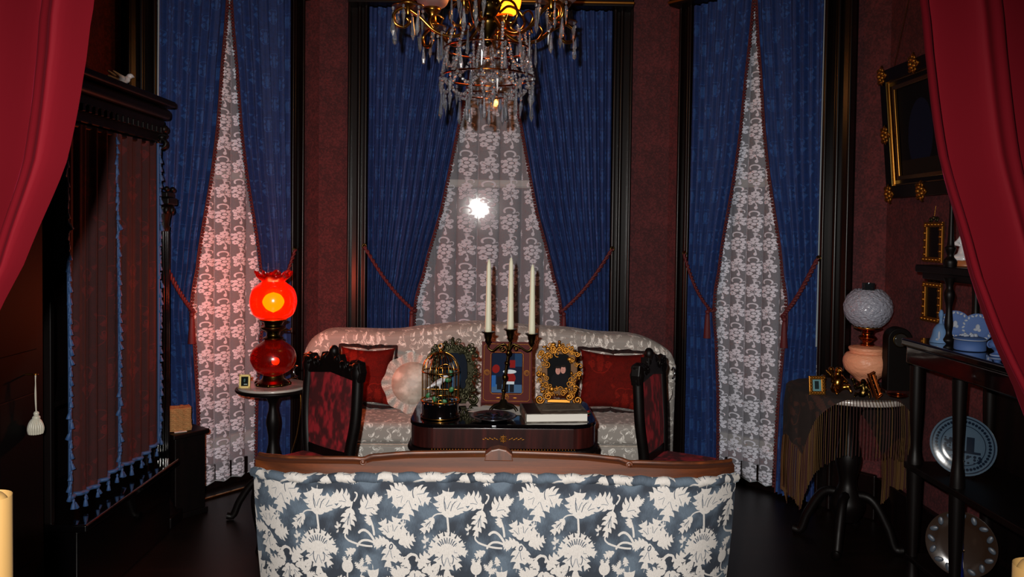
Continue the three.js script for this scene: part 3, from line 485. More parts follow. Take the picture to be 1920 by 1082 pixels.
redPillow(-0.755, 0.642, 4.62, 0.31, 0.33, -0.22, 0.05, -0.03, 'red damask pillow beside the round white pillow on the sofa');
redPillow(0.665, 0.632, 4.6, 0.38, 0.335, -0.24, -0.06, -0.05, 'large red damask pillow at the right end of the sofa');
{
  const g = thing('round_pillow', 'round ivory satin pillow with a ruffled lace edge on the sofa', 'pillow', [-0.478, 0.62, 4.53], 0.1); g.rotation.order = 'YXZ'; g.rotation.x = -0.22;
  part('cover', pillowGeo(0.24, 0.24, 0.12, true), M.satin, g); part('lace_ruffle', ruffle(0.23, 0.23, 0.055, 17, true), M.ivoryLace, g);
}

/* ------------------------------------------------------------------ two red velvet chairs turned outwards */
function chair(label, x, d, turn, w) {
  const g = thing('side_chair', label, 'chair', [x, 0, d], turn, 'red velvet chairs'), hw = w / 2, lean = y => 0.0 - 0.03 * Math.max(0, y - 0.42) / 0.46;   // back leans away from its seat
  for (const m of [-1, 1]) {
    part('back_post', [tube([[m * (hw - 0.03), 0.0, -0.07], [m * (hw - 0.025), 0.2, -0.02], [m * (hw - 0.03), 0.42, lean(0.42)], [m * hw, 0.62, lean(0.62)], [m * hw, 0.84, lean(0.84)]], 0.026, 40, 8), lathe([[0.03, -0.03], [0.036, 0], [0.028, 0.02], [0.032, 0.034], [0.012, 0.05], [0.001, 0.056]], 14, m * hw, 0.84, lean(0.84))], M.ebony, g);
    part('leg', tube([[m * (hw - 0.02), 0.36, 0.25], [m * (hw - 0.01), 0.24, 0.27], [m * (hw - 0.03), 0.05, 0.25], [m * (hw - 0.03), 0, 0.26]], 0.024, 24, 8), M.ebony, g);
  }
  const back = zo => (s, v) => { const y = lerp(0.43, 0.8 + 0.018 * Math.sin(s * Math.PI), v); return [lerp(-hw + 0.02, hw - 0.02, s), y, lean(y) + zo * (0.4 + 0.6 * Math.pow(Math.sin(Math.PI * s) * Math.sin(Math.PI * v), 0.4)), s * w, y]; };
  part('back_upholstery', [surface(back(0.02), 24, 24), surface(back(-0.035), 24, 24)], M.velvetRed, g);
  // carved crest with finials and volutes
  const cr = shapeOf([[-hw - 0.02, 0.8], [-hw - 0.03, 0.84], [-hw - 0.02, 0.88], [-hw + 0.03, 0.885], [-hw + 0.06, 0.855], [-hw + 0.11, 0.865], [-0.06, 0.9], [-0.03, 0.885], [0, 0.92], [0.03, 0.885], [0.06, 0.9], [hw - 0.11, 0.865], [hw - 0.06, 0.855], [hw - 0.03, 0.885], [hw + 0.02, 0.88], [hw + 0.03, 0.84], [hw + 0.02, 0.8], [0.08, 0.815], [0, 0.825], [-0.08, 0.815]]);
  const crest = [T(extrude(cr, 0.032, 0.006, 2), 0, 0, lean(0.85) - 0.016)]; for (const m of [-1, 1]) crest.push(scroll(m * 0.1, 0.858, lean(0.85) + 0.024, 0.026, 0.006, 1.5, m), scroll(m * (hw - 0.02), 0.856, lean(0.85) + 0.024, 0.022, 0.006, 1.5, -m), ball(0.02, m * 0.045, 0.885, lean(0.88) + 0.01), ball(0.016, m * 0.15, 0.872, lean(0.87) + 0.008), ball(0.014, m * (hw - 0.07), 0.868, lean(0.87) + 0.01)); crest.push(ball(0.024, 0, 0.915, lean(0.9), 1, 1.25, 1));
  part('crest', crest, M.ebony, g);
  part('seat_rail', box(w + 0.02, 0.06, 0.3, 0, 0.365, 0.13, 0.014), M.ebony, g);
  part('lower_rail', box(w - 0.04, 0.06, 0.03, 0, 0.44, lean(0.44), 0.01), M.ebony, g);
  part('seat', box(w - 0.01, 0.05, 0.29, 0, 0.4, 0.13, 0.024), M.velvetRed, g);
  return g;
}
{
  const a = chair('dark carved chair with red velvet back left of the centre table', -0.79, 3.75, Math.atan2(-0.3, 0.342), 0.37);
  part('ring', T(new THREE.TorusGeometry(0.026, 0.005, 8, 24, 4.2).rotateZ(1.2), -0.21, 0.8, 0.03), M.silver, a).userData.label = 'pale metal ring';
  const b = chair('dark carved chair with red velvet back right of the centre table', 0.75, 3.77, Math.atan2(0.35, 0.2), 0.33);
  part('ring', T(new THREE.TorusGeometry(0.026, 0.005, 8, 24, 4.2).rotateZ(-1.8), 0.19, 0.8, 0.03), M.silver, b).userData.label = 'pale metal ring';
}

/* ------------------------------------------------------------------ centre table */
const TT = 0.68;                                            // table top
{
  const g = thing('centre_table', 'dark rosewood centre table with gilt inlaid apron in front of the sofa', 'table', [0.03, 0, 3.6]);
  const oct = (w, d, c) => { const s = new THREE.Shape(); s.moveTo(-w + c, -d); s.lineTo(w - c, -d); s.quadraticCurveTo(w - 0.01, -d + 0.01, w, -d + c); s.lineTo(w, d - c); s.quadraticCurveTo(w - 0.01, d - 0.01, w - c, d); s.lineTo(-w + c, d); s.quadraticCurveTo(-w + 0.01, d - 0.01, -w, d - c); s.lineTo(-w, -d + c); s.quadraticCurveTo(-w + 0.01, -d + 0.01, -w + c, -d); return s; };
  const slab = (w, d, c, y0, y1, bev) => boxUV(extrude(oct(w - bev, d - bev, c), y1 - y0 - 2 * bev, bev, 2, 8).rotateX(-Math.PI / 2).translate(0, y0 + bev, 0));
  part('table_top', slab(0.402, 0.262, 0.1, TT - 0.018, TT, 0.004), M.blackGloss, g);
  part('apron', slab(0.398, 0.258, 0.1, TT - 0.105, TT - 0.018, 0.003), M.rosewood, g);
  part('lower_moulding', slab(0.412, 0.272, 0.1, TT - 0.128, TT - 0.108, 0.007), M.ebony, g);
  const bd = []; for (let x = -0.3; x <= 0.301; x += 0.0125) bd.push(ico(0.0032, x, TT - 0.107, 0.259, 1)); tag(part('bead_moulding', bd, M.gilt, g), null, null, null, 'stuff');
  const inlay = [torus(0.011, 0.002, 0, TT - 0.062, 0.2585), torus(0.005, 0.002, 0, TT - 0.062, 0.2585), ball(0.003, 0, TT - 0.062, 0.259)];
  for (let k = 0; k < 8; k++) { const a = k / 8 * 6.283; inlay.push(ball(0.0026, Math.cos(a) * 0.015, TT - 0.062 + Math.sin(a) * 0.015, 0.2585)); }
  for (const m of [-1, 1]) for (let k = 0; k < 7; k++) inlay.push(T(ball(0.0045, 0, 0, 0, 1.6, 0.45, 0.4).rotateZ(m * (0.5 - k * 0.05)), m * (0.026 + k * 0.0095), TT - 0.062 + (k % 2 ? 0.0025 : -0.0025), 0.2585)); part('inlay', inlay, M.gilt, g);
  part('edge_clip', box(0.02, 0.012, 0.006, -0.04, TT - 0.01, 0.262, 0.002), M.silver, g);
  for (const sx of [-1, 1]) for (const sz of [-1, 1]) part('leg', lathe([[0.001, 0], [0.018, 0.002], [0.026, 0.03], [0.014, 0.06], [0.022, 0.2], [0.034, 0.36], [0.02, 0.42], [0.036, 0.46], [0.036, 0.56], [0.001, 0.561]], 16, sx * 0.3, 0, sz * 0.17), M.rosewood, g);
  part('stretcher', [box(0.6, 0.03, 0.03, 0, 0.16, 0.17), box(0.6, 0.03, 0.03, 0, 0.16, -0.17), box(0.03, 0.03, 0.34, 0, 0.16, 0)], M.rosewood, g);
}
// lace mat under the candelabrum
single('lace_doily', T(surface((s, v) => { const a = s * Math.PI * 2, r = v * (0.15 + 0.012 * Math.sin(a * 14)); return [Math.cos(a) * r, 0.0006 * Math.sin(a * 7) * v, Math.sin(a) * r * 0.7, Math.cos(a) * r, Math.sin(a) * r]; }, 120, 6), 0.025, TT + 0.0015, -3.6), M.paper, 'pale scalloped lace doily under the candelabrum on the centre table', 'doily');
{ // brass birdcage on a drum
  const g = thing('birdcage', 'small brass singing birdcage on a dark glossy drum base', 'birdcage', [-0.245, TT, 3.47]);
  const r = 0.08, y0 = 0.075, y1 = 0.2;
  part('drum', lathe([[0.001, 0], [r + 0.006, 0], [r + 0.006, 0.012], [r, 0.016], [r, 0.06], [r + 0.002, 0.066], [0.001, 0.067]], 40), M.blackGloss, g);
  part('rim', [torus(r + 0.003, 0.004, 0, 0, 0, 6.2832, 0, 40, 6).rotateX(Math.PI / 2).translate(0, y0, 0), torus(r + 0.004, 0.003, 0, 0, 0, 6.2832, 0, 40, 6).rotateX(Math.PI / 2).translate(0, 0.006, 0)], M.brass, g);
  part('hoop', [torus(r, 0.003, 0, 0, 0, 6.2832, 0, 40, 6).rotateX(Math.PI / 2).translate(0, y1, 0)], M.brass, g);
  for (let k = 0; k < 18; k++) { const a = k / 18 * 6.2832, pts = [V(Math.cos(a) * r, y0, Math.sin(a) * r), V(Math.cos(a) * r, 0.15, Math.sin(a) * r)]; for (let i = 0; i <= 8; i++) { const b = i / 8 * Math.PI / 2; pts.push(V(Math.cos(a) * r * Math.cos(b), y1 + 0.085 * Math.sin(b), Math.sin(a) * r * Math.cos(b))); } part('bar', tube(pts, 0.0016, 22, 4), M.brass, g); }
  part('finial', [ball(0.008, 0, 0.29, 0), torus(0.011, 0.002, 0, 0.308, 0)], M.brass, g);
  part('perch', [T(new THREE.CylinderGeometry(0.002, 0.002, 0.15, 8).rotateZ(Math.PI / 2), 0, 0.12, 0), torus(0.03, 0.002, 0.02, 0.2, 0)], M.brass, g);
  part('leaf_sprig', [0, 1, 2, 3, 4, 5].map(k => T(ball(0.013, 0, 0, 0, 1, 0.75, 0.25).rotateZ(k), [0.035, 0.05, -0.02, 0.02, -0.05, 0.045][k], [0.17, 0.13, 0.09, 0.08, 0.1, 0.2][k], [0.05, 0.05, 0.06, 0.06, 0.03, 0.04][k])), M.green, g);
  const b = single('bird_figure', blobby([[0, 0, 0, 0.022, 0.012, 0, 0.014, 0.011], [0.03, 0.024, 0, 0.033, 0.026, 0, 0.009, 0.008], [-0.012, -0.002, 0, -0.05, -0.018, 0, 0.009, 0.003], [0.04, 0.025, 0, 0.05, 0.023, 0, 0.0035, 0.0015], [0.002, 0.006, 0.012, -0.028, -0.004, 0.014, 0.008, 0.004], [0.006, -0.012, 0.003, 0.007, -0.026, 0.003, 0.003, 0.003]], 40, 0.003), M.porcelain, 'small white bird perched inside the brass birdcage', 'bird');
  b.position.set(-0.255, TT + 0.148, -3.47); b.rotation.y = 0.5;
}
function ornateFrame(g, w, h, mat, opt = {}) {            // openwork rococo frame standing on two volutes
  const ow = opt.ow ?? w * 0.56, oh = opt.oh ?? h * 0.56, cy = opt.cy ?? h * 0.5; seed = opt.seed ?? 5;
  const geos = [], ring = new THREE.Shape(); const N = 48, P = (a, rx, ry, p) => [Math.sign(Math.cos(a)) * Math.pow(Math.abs(Math.cos(a)), p) * rx, Math.sign(Math.sin(a)) * Math.pow(Math.abs(Math.sin(a)), p) * ry];
  const pts = [], hol = []; for (let i = 0; i < N; i++) { const a = i / N * 6.2832, k = 1 + 0.07 * Math.sin(a * 12 + 1); const [x, y] = P(a, (ow / 2 + w * 0.12) * k, (oh / 2 + w * 0.12) * k, 0.55); pts.push([x, y + cy]); const [hx, hy] = P(a, ow / 2 * (1 + 0.035 * Math.cos(a * 6)), oh / 2, 0.45); hol.push(new THREE.Vector2(hx, hy + cy)); }
  pts.forEach((p, i) => i ? ring.lineTo(...p) : ring.moveTo(...p)); ring.holes.push(new THREE.Path(hol)); part('backing', T(extrude(ring, 0.008, 0.001, 1), 0, 0, -0.008), opt.back ?? M.darkGilt, g);
  for (let i = 0; i < 96; i++) { const a = (i * 0.382 % 1) * 6.2832 + rr(-0.05, 0.05), k = rr(0.0, 0.24); const [x, y] = P(a, ow / 2 + w * k * 0.85, oh / 2 + w * k * 0.95, 0.6); const s = rr(0.009, 0.016) * (w / 0.22); geos.push(i % 2 ? scroll(x, y + cy, rr(0.007, 0.012), s, s * 0.22, rr(1.0, 1.6), i % 4 < 2 ? 1 : -1, rr(0, 6)) : ball(s * 0.62, x, y + cy, 0.008, rr(0.7, 1.5), rr(0.7, 1.5), 0.6, 8, 6)); }
  for (const m of [-1, 1]) { geos.push(scroll(m * w * 0.4, h * 0.07, 0.004, h * 0.07, 0.0065, 1.6, m, m > 0 ? Math.PI : 0), scroll(m * w * 0.22, h * 0.12, 0.006, h * 0.06, 0.006, 1.4, -m, 1), scroll(m * w * 0.13, h * 0.86, 0.006, h * 0.06, 0.006, 1.5, m, 2.4), scroll(m * w * 0.38, h * 0.8, 0.006, h * 0.045, 0.005, 1.4, -m, 0.4), scroll(m * w * 0.43, h * 0.48, 0.006, h * 0.045, 0.005, 1.4, m, 0.4)); }
  geos.push(ball(h * 0.035, 0, h * 0.93, 0.004, 1, 1.4, 0.7), ball(h * 0.026, 0, h * 0.99, 0.004), scroll(0, h * 0.87, 0.01, h * 0.04, 0.005, 1.2, 1), box(w * 0.5, h * 0.06, 0.016, 0, h * 0.05, 0));
  part('frame', geos, mat, g);
  return { ow, oh, cy };
}
function easel(g, h, mat) { part('easel_back', box(0.04, h * 0.72, 0.004, 0, h * 0.34, -0.045).rotateX(0.0), mat, g); }
const photoTex = (draw) => { const t = canvasTex(256, 320, draw); return phy({ map: t, roughness: 0.75, specularIntensity: 0.25 }); };
function printPlane(g, w, h, y, z, mat, name = 'picture') { const p = T(new THREE.BoxGeometry(w, h, 0.003), 0, y, z); return part(name, p, mat, g); }
{
  const g = thing('ornate_frame', 'dark bronze openwork picture frame behind the birdcage', 'picture frame', [-0.2, TT, 3.7], R(14)); g.rotation.order = 'YXZ'; g.rotation.x = R(-7);
  const q = ornateFrame(g, 0.24, 0.31, M.darkGilt, { seed: 4 }); printPlane(g, q.ow * 1.1, q.oh * 1.1, q.cy, -0.009, photoTex((c) => { c.fillStyle = '#0c1420'; c.fillRect(0, 0, 256, 320); c.fillStyle = '#31506e'; c.beginPath(); c.ellipse(150, 190, 44, 120, 0, 0, 7); c.fill(); c.fillStyle = '#6a7480'; c.beginPath(); c.ellipse(120, 120, 26, 34, 0, 0, 7); c.fill(); }));
}
{
  const g = thing('ornate_frame', 'bright gold openwork frame holding a small photograph of two faces', 'picture frame', [0.292, TT, 3.74], R(-4)); g.rotation.order = 'YXZ'; g.rotation.x = R(-7);
  const q = ornateFrame(g, 0.222, 0.295, M.gilt, { seed: 9, back: std({ color: 0x4a2e10, metalness: 0.6, roughness: 0.55 }), ow: 0.108, oh: 0.16, cy: 0.155 }); printPlane(g, 0.118, 0.17, q.cy, -0.009, photoTex((c) => {
    c.fillStyle = '#050508'; c.fillRect(0, 0, 256, 320); c.fillStyle = '#0e0d12'; c.beginPath(); c.ellipse(140, 270, 96, 110, 0, 0, 7); c.fill(); c.fillStyle = '#b98478'; c.beginPath(); c.ellipse(116, 160, 25, 33, -0.1, 0, 7); c.fill(); c.beginPath(); c.ellipse(170, 150, 26, 34, 0.1, 0, 7); c.fill(); c.fillStyle = '#7d5148'; for (const [x, y] of [[112, 154], [124, 153], [160, 146], [173, 146]]) { c.beginPath(); c.arc(x, y, 3, 0, 7); c.fill(); } c.fillRect(112, 169, 12, 3); c.fillRect(160, 162, 13, 3); c.fillStyle = '#1a1210'; c.beginPath(); c.ellipse(115, 128, 25, 11, 0, 0, 7); c.fill(); c.beginPath(); c.ellipse(170, 118, 26, 10, 0, 0, 7); c.fill();
  }));
}
{
  const g = thing('lacquered_picture', 'dark red picture frame with gilt lines standing behind the candelabrum', 'picture frame', [0.046, TT, 3.76], R(-3)); g.rotation.order = 'YXZ'; g.rotation.x = R(-7);
  const s = shapeOf([[-0.118, 0], [0.118, 0], [0.118, 0.285], [-0.118, 0.285]]), ho = new THREE.Path([[-0.074, 0.045], [-0.074, 0.235], [0.074, 0.235], [0.074, 0.045]].map(p => new THREE.Vector2(...p))); s.holes.push(ho);
  part('frame', T(extrude(s, 0.014, 0.002), 0, 0, -0.007), phy({ color: 0x4a0c08, roughness: 0.6, specularIntensity: 0.3 }), g);
  const ln = (x0, y0, x1, y1, t) => { const o = []; const q = 0.01; const p = [[x0 + q, y0], [x1 - q, y0], [x1, y0 + q], [x1, y1 - q], [x1 - q, y1], [x0 + q, y1], [x0, y1 - q], [x0, y0 + q]]; for (let i = 0; i < 8; i++) { const a = p[i], b = p[(i + 1) % 8]; o.push(tube([[a[0], a[1], 0.0095], [b[0], b[1], 0.0095]], t, 2, 4)); } return o; };
  const gl = [ln(-0.109, 0.009, 0.109, 0.276, 0.0011), ln(-0.077, 0.042, 0.077, 0.238, 0.0013)]; for (const [x, y] of [[-0.094, 0.14], [0.094, 0.14], [0, 0.024], [0, 0.258]]) { gl.push(torus(0.011, 0.0012, x, y, 0.0095), torus(0.006, 0.001, x, y, 0.0095), torus(0.011, 0.001, x, y + 0.004, 0.0095, 3.14)); } for (const m of [-1, 1]) for (const y of [0.024, 0.258]) gl.push(ball(0.007, m * 0.04, y, 0.009, 1.6, 0.45, 0.2)); part('gilt_lines', gl, M.gilt, g);
  // the picture: a plain dark interior with patches of red, white and blue
  printPlane(g, 0.152, 0.194, 0.14, -0.004, photoTex((c) => { const gr = '#0a1830'; c.fillStyle = gr; c.fillRect(0, 0, 256, 320); c.fillStyle = '#3f5e80'; c.fillRect(0, 250, 256, 70); c.fillStyle = '#1c3858'; c.fillRect(190, 0, 66, 110); c.fillStyle = '#7e1412'; c.fillRect(150, 60, 44, 60); c.beginPath(); c.ellipse(150, 200, 48, 46, 0, 0, 7); c.fill(); c.beginPath(); c.ellipse(40, 130, 30, 34, 0.4, 0, 7); c.fill(); c.fillStyle = '#c2ccd4'; c.fillRect(104, 226, 84, 22); c.beginPath(); c.ellipse(150, 150, 54, 16, 0, 0, 7); c.fill(); c.fillStyle = '#23599a'; c.fillRect(6, 180, 34, 90); c.fillStyle = '#10121c'; c.fillRect(108, 250, 34, 60); c.fillRect(152, 250, 34, 60); c.fillRect(50, 190, 40, 100); }));
  part('easel_back', box(0.05, 0.22, 0.005, 0, 0.11, -0.03), M.ebony, g);
}
{ // three light candelabrum
  const cx = 0.03, d = 3.6, g = thing('candelabrum', 'dark brass three-light candelabrum on the centre table', 'candelabrum', [cx, TT, d]);
  const S = [[-0.072, 0.325], [0.028, 0.338], [0.125, 0.318]];
  const foot = []; for (let k = 0; k < 3; k++) { const a = k * 2.0944 + 0.5; foot.push(tube([[0, 0.03, 0], [Math.cos(a) * 0.04, 0.028, Math.sin(a) * 0.04], [Math.cos(a) * 0.062, 0.016, Math.sin(a) * 0.062], [Math.cos(a) * 0.07, 0.004, Math.sin(a) * 0.07]], 0.008, 14, 6)); } foot.push(lathe([[0.001, 0.012], [0.05, 0.014], [0.046, 0.022], [0.02, 0.036], [0.012, 0.05], [0.001, 0.052]], 24)); part('base', foot, M.iron, g);
  part('stem', [tube([[-0.004, 0.04, 0], [0.003, 0.12, 0], [0.012, 0.2, 0], [0.022, 0.27, 0], [0.028, 0.32, 0]], 0.006, 30, 8), ball(0.013, 0.006, 0.15, 0, 1, 1.4, 1), ball(0.011, 0.014, 0.215, 0), ball(0.014, 0.021, 0.262, 0, 1, 1.2, 1), ball(0.01, 0.0, 0.09, 0)], M.darkBrass, g);
  for (const m of [0, 2]) { const [x, y] = S[m], q = m ? 1 : -1; part('arm', [tube([[0.022, 0.27, 0.002], [0.022 + q * 0.02, 0.302, 0.004], [0.022 + q * 0.05, 0.29, 0.004], [x - q * 0.02, 0.272, 0.002], [x, 0.285, 0], [x, y - 0.02, 0]], 0.0045, 40, 6), scroll(0.022 + q * 0.032, 0.284, 0.006, 0.014, 0.003, 1.2, q)], M.darkBrass, g); }
  for (const [x, y] of S) part('socket', lathe([[0.001, -0.03], [0.006, -0.026], [0.015, -0.01], [0.013, -0.004], [0.017, 0.006], [0.019, 0.022], [0.03, 0.03], [0.031, 0.033], [0.017, 0.033], [0.001, 0.026]], 20, x, y, 0), M.darkBrass, g);
  S.forEach(([x, y], i) => { const hh = [0.332, 0.328, 0.318][i]; const c = thing('taper_candle', ['tall white taper candle in the left socket of the candelabrum', 'tall white taper candle in the middle socket of the candelabrum', 'tall white taper candle in the right socket of the candelabrum'][i], 'candle', [cx + x, TT + y + 0.027, d], 0, 'taper candles'); part('wax', lathe([[0.001, 0], [0.0155, 0], [0.0155, 0.02], [0.012, hh * 0.55], [0.0098, hh * 0.9], [0.008, hh * 0.95], [0.0025, hh], [0.0005, hh]], 20), M.wax, c); part('wick', tube([[0, hh - 0.003, 0], [0.001, hh + 0.006, 0], [0.003, hh + 0.011, 0]], 0.0008, 6, 4), M.selvage, c); });
}
{ // silver dish
  const g = thing('silver_dish', 'round pressed silver dish at the front of the centre table', 'dish', [-0.015, TT + 0.002, 3.43]);
  part('bowl', lathe([[0.001, 0.003], [0.055, 0.003], [0.075, 0.008], [0.098, 0.014], [0.1, 0.016], [0.096, 0.017], [0.073, 0.011], [0.055, 0.006], [0.001, 0.006]], 48), M.silver, g);
  const rl = []; for (let k = 0; k < 10; k++) { const a = k / 10 * 6.2832; rl.push(T(ball(0.017, 0, 0, 0, 1.5, 0.2, 0.5).rotateY(-a + 0.6), Math.cos(a) * 0.066, 0.011, Math.sin(a) * 0.066)); rl.push(T(ball(0.013, 0, 0, 0, 1.4, 0.2, 0.45).rotateY(-a), Math.cos(a) * 0.03, 0.007, Math.sin(a) * 0.03)); } part('pressed_leaves', rl, std({ color: 0x23272c, metalness: 0.8, roughness: 0.4 }), g);
  part('foot', lathe([[0.03, -0.0005], [0.05, -0.0005], [0.05, 0.004], [0.03, 0.004]], 32), M.silver, g);
}
{ // book
  const g = thing('large_book', 'thick grey-covered book with white pages on the centre table', 'book', [0.25, TT, 3.482], R(5));
  part('page_block', box(0.262, 0.032, 0.198, 0, 0.0195, 0, 0.002), M.paper, g);
  part('cover', [box(0.272, 0.0032, 0.206, 0, 0.0016, 0, 0.001), box(0.272, 0.0032, 0.206, 0, 0.0372, 0, 0.001), box(0.004, 0.038, 0.206, -0.136, 0.0194, 0, 0.001)], M.bookCover, g);
  part('spine_band', box(0.06, 0.001, 0.2062, -0.1, 0.0391, 0, 0.0004), M.ebony, g);
  const t = canvasTex(256, 128, (c) => { c.fillStyle = '#6a6156'; c.fillRect(0, 0, 256, 128); c.strokeStyle = '#3a3229'; c.lineWidth = 5; for (let k = 0; k < 4; k++) { c.beginPath(); for (let i = 0; i <= 30; i++) { const x = 40 + i * 6, y = 30 + k * 22 + 6 * Math.sin(i * 1.7 + k * 2); i ? c.lineTo(x, y) : c.moveTo(x, y); } c.stroke(); } });
  part('cover_print', T(new THREE.BoxGeometry(0.17, 0.0008, 0.1), 0.03, 0.0392, -0.01), std({ map: t, roughness: 0.6 }), g);
}
{ const g = thing('holly_sprig', 'small sprig with red berries beside the book on the table edge', 'sprig', [0.396, TT + 0.006, 3.56]); part('berry', [ico(0.006, 0, 0, 0, 2), ico(0.006, 0.013, 0.001, 0.005, 2), ico(0.0055, -0.012, 0, 0.008, 2), ico(0.006, 0.02, 0, -0.008, 2)], M.holly, g); part('twig', tube([[-0.02, -0.003, 0.004], [0, -0.002, 0], [0.025, 0.002, -0.004]], 0.0018, 10, 5), M.ebony, g); part('leaf', [T(ball(0.014, 0, 0, 0, 1.3, 0.12, 0.6), -0.006, -0.003, -0.01), T(ball(0.014, 0, 0, 0, 1.3, 0.12, 0.6).rotateY(0.8), 0.014, -0.003, 0.014)], M.green, g); }

/* ------------------------------------------------------------------ left lamp table with the red lamp */
{
  const g = thing('lamp_table', 'small round marble-topped pedestal table under the red lamp', 'table', [-1.147, 0, 4.1]);
  part('marble_top', lathe([[0.001, 0.672], [0.168, 0.672], [0.172, 0.676], [0.172, 0.684], [0.166, 0.69], [0.001, 0.69]], 48), M.marble, g);
  part('apron', lathe([[0.001, 0.645], [0.14, 0.648], [0.18, 0.66], [0.186, 0.668], [0.184, 0.676], [0.174, 0.678], [0.172, 0.671], [0.001, 0.671]], 48), M.ebony, g);
  part('pedestal', smoothLathe([[0.03, 0.1], [0.05, 0.16], [0.028, 0.22], [0.04, 0.3], [0.022, 0.4], [0.034, 0.5], [0.02, 0.58], [0.04, 0.63], [0.05, 0.65]], 20), M.ebony, g);
  for (let k = 0; k < 3; k++) { const a = k * 2.0944 + 0.9, c = Math.cos(a), s = Math.sin(a); part('foot', tube([[0, 0.2, 0], [c * 0.08, 0.2, s * 0.08], [c * 0.16, 0.1, s * 0.16], [c * 0.2, 0.018, s * 0.2], [c * 0.225, 0.022, s * 0.225]], 0.018, 26, 8), M.ebony, g); }
}
const redGlass = phy({ color: new THREE.Color(1, 0.1, 0.008), transmission: 0.96, thickness: 0, roughness: 0.14, emissive: 0xd02402, emissiveIntensity: 0.1, clearcoat: 0.6, clearcoatRoughness: 0.03 });
const redFont = phy({ color: 0xd81a06, transmission: 0.9, thickness: 0, roughness: 0.22, emissive: 0x9c0c02, emissiveIntensity: 0.05, clearcoat: 0.8, clearcoatRoughness: 0.03 });
{
  const X = -1.147, D = 4.1, Y = 0.69, g = thing('red_lamp', 'glowing red glass parlor lamp with two globes on the marble table', 'lamp', [X, Y, D]);
  part('base', [lathe([[0.001, 0], [0.085, 0], [0.09, 0.006], [0.08, 0.014], [0.07, 0.022], [0.056, 0.03], [0.05, 0.048], [0.05, 0.052], [0.001, 0.053]], 32), ...[0, 1, 2, 3, 4, 5, 6, 7].map(k => ball(0.011, Math.cos(k * 0.785) * 0.084, 0.008, Math.sin(k * 0.785) * 0.084))], M.darkBrass, g);
  part('font', smoothLathe([[0.045, 0.052], [0.09, 0.078], [0.115, 0.13], [0.1, 0.185], [0.055, 0.222], [0.04, 0.232]], 40), redFont, g);
  part('collar', [smoothLathe([[0.04, 0.23], [0.052, 0.24], [0.034, 0.252], [0.036, 0.27], [0.058, 0.285], [0.062, 0.296], [0.046, 0.304], [0.05, 0.318], [0.066, 0.332]], 28), torus(0.066, 0.004, 0, 0, 0, 6.2832, 0, 32, 6).rotateX(Math.PI / 2).translate(0, 0.333, 0), T(new THREE.CylinderGeometry(0.004, 0.004, 0.06, 8).rotateZ(Math.PI / 2), 0.06, 0.28, 0), T(new THREE.CylinderGeometry(0.012, 0.012, 0.004, 14).rotateZ(Math.PI / 2), 0.092, 0.28, 0)], M.darkBrass, g);
  part('globe', smoothLathe([[0.06, 0.334], [0.1, 0.362], [0.118, 0.425], [0.104, 0.488], [0.066, 0.522], [0.056, 0.532]], 44), redGlass, g);
  part('ruffle', surface((s, v) => { const a = s * Math.PI * 2, r = lerp(0.056, 0.088, Math.sin(v * Math.PI * 0.6)) * (1 + 0.14 * v * Math.cos(a * 8)); return [Math.cos(a) * r, 0.53 + v * 0.045 + 0.01 * v * Math.cos(a * 8 + 1), Math.sin(a) * r]; }, 96, 8), redFont, g);
  part('chimney', smoothLathe([[0.028, 0.5], [0.03, 0.56], [0.027, 0.6], [0.027, 0.622]], 24), phy({ color: 0xffffff, transmission: 1, thickness: 0, roughness: 0.02 }), g);
  part('bulb', [smoothLathe([[0.001, 0.37], [0.036, 0.39], [0.054, 0.425], [0.036, 0.46], [0.001, 0.474]], 20)], std({ color: 0x201000, emissive: 0xffc818, emissiveIntensity: 7 }), g);
  part('font_bulb', [ball(0.02, 0.012, 0.12, 0)], std({ color: 0x201000, emissive: 0xffc030, emissiveIntensity: 6 }), g);
  const l = new THREE.PointLight(0xff5a38, 1.1, 0, 2); l.position.set(0, 0.425, 0); l.castShadow = true; l.shadow.radius = 2; g.add(l); l.name = 'lamp_light';
  part('cord', tube([[0.03, 0.006, -0.08], [0.08, 0.006, -0.155], [0.09, -0.03, -0.175], [0.1, -0.14, -0.17], [0.08, -0.3, -0.17], [0.04, -0.45, -0.17], [0.03, -0.6, -0.18], [0.05, -0.686, -0.2]], 0.003, 60, 6), M.brass, g);
  const f = thing('miniature_frame', 'tiny gilt picture frame on the edge of the marble lamp table', 'picture frame', [-1.262, Y, 4.005], 0.1); f.rotation.order = 'YXZ'; f.rotation.x = -0.12;
  const s = shapeOf([[-0.026, 0], [0.026, 0], [0.026, 0.066], [-0.026, 0.066]]); s.holes.push(new THREE.Path([[-0.018, 0.009], [-0.018, 0.057], [0.018, 0.057], [0.018, 0.009]].map(p => new THREE.Vector2(...p))));
  part('frame', [T(extrude(s, 0.006, 0.001), 0, 0, -0.003), ...[[-1, 0], [1, 0], [-1, 1], [1, 1]].map(([a, b]) => ball(0.005, a * 0.025, 0.002 + b * 0.062, 0.003))], std({ color: 0xc8b070, metalness: 0.7, roughness: 0.4 }), f); printPlane(f, 0.038, 0.05, 0.033, -0.001, photoTex((c) => { c.fillStyle = '#08120e'; c.fillRect(0, 0, 256, 320); c.fillStyle = '#3f5c58'; c.beginPath(); c.ellipse(120, 130, 30, 60, 0.1, 0, 7); c.fill(); c.fillStyle = '#9aa8a4'; c.fillRect(100, 240, 110, 30); }));
}

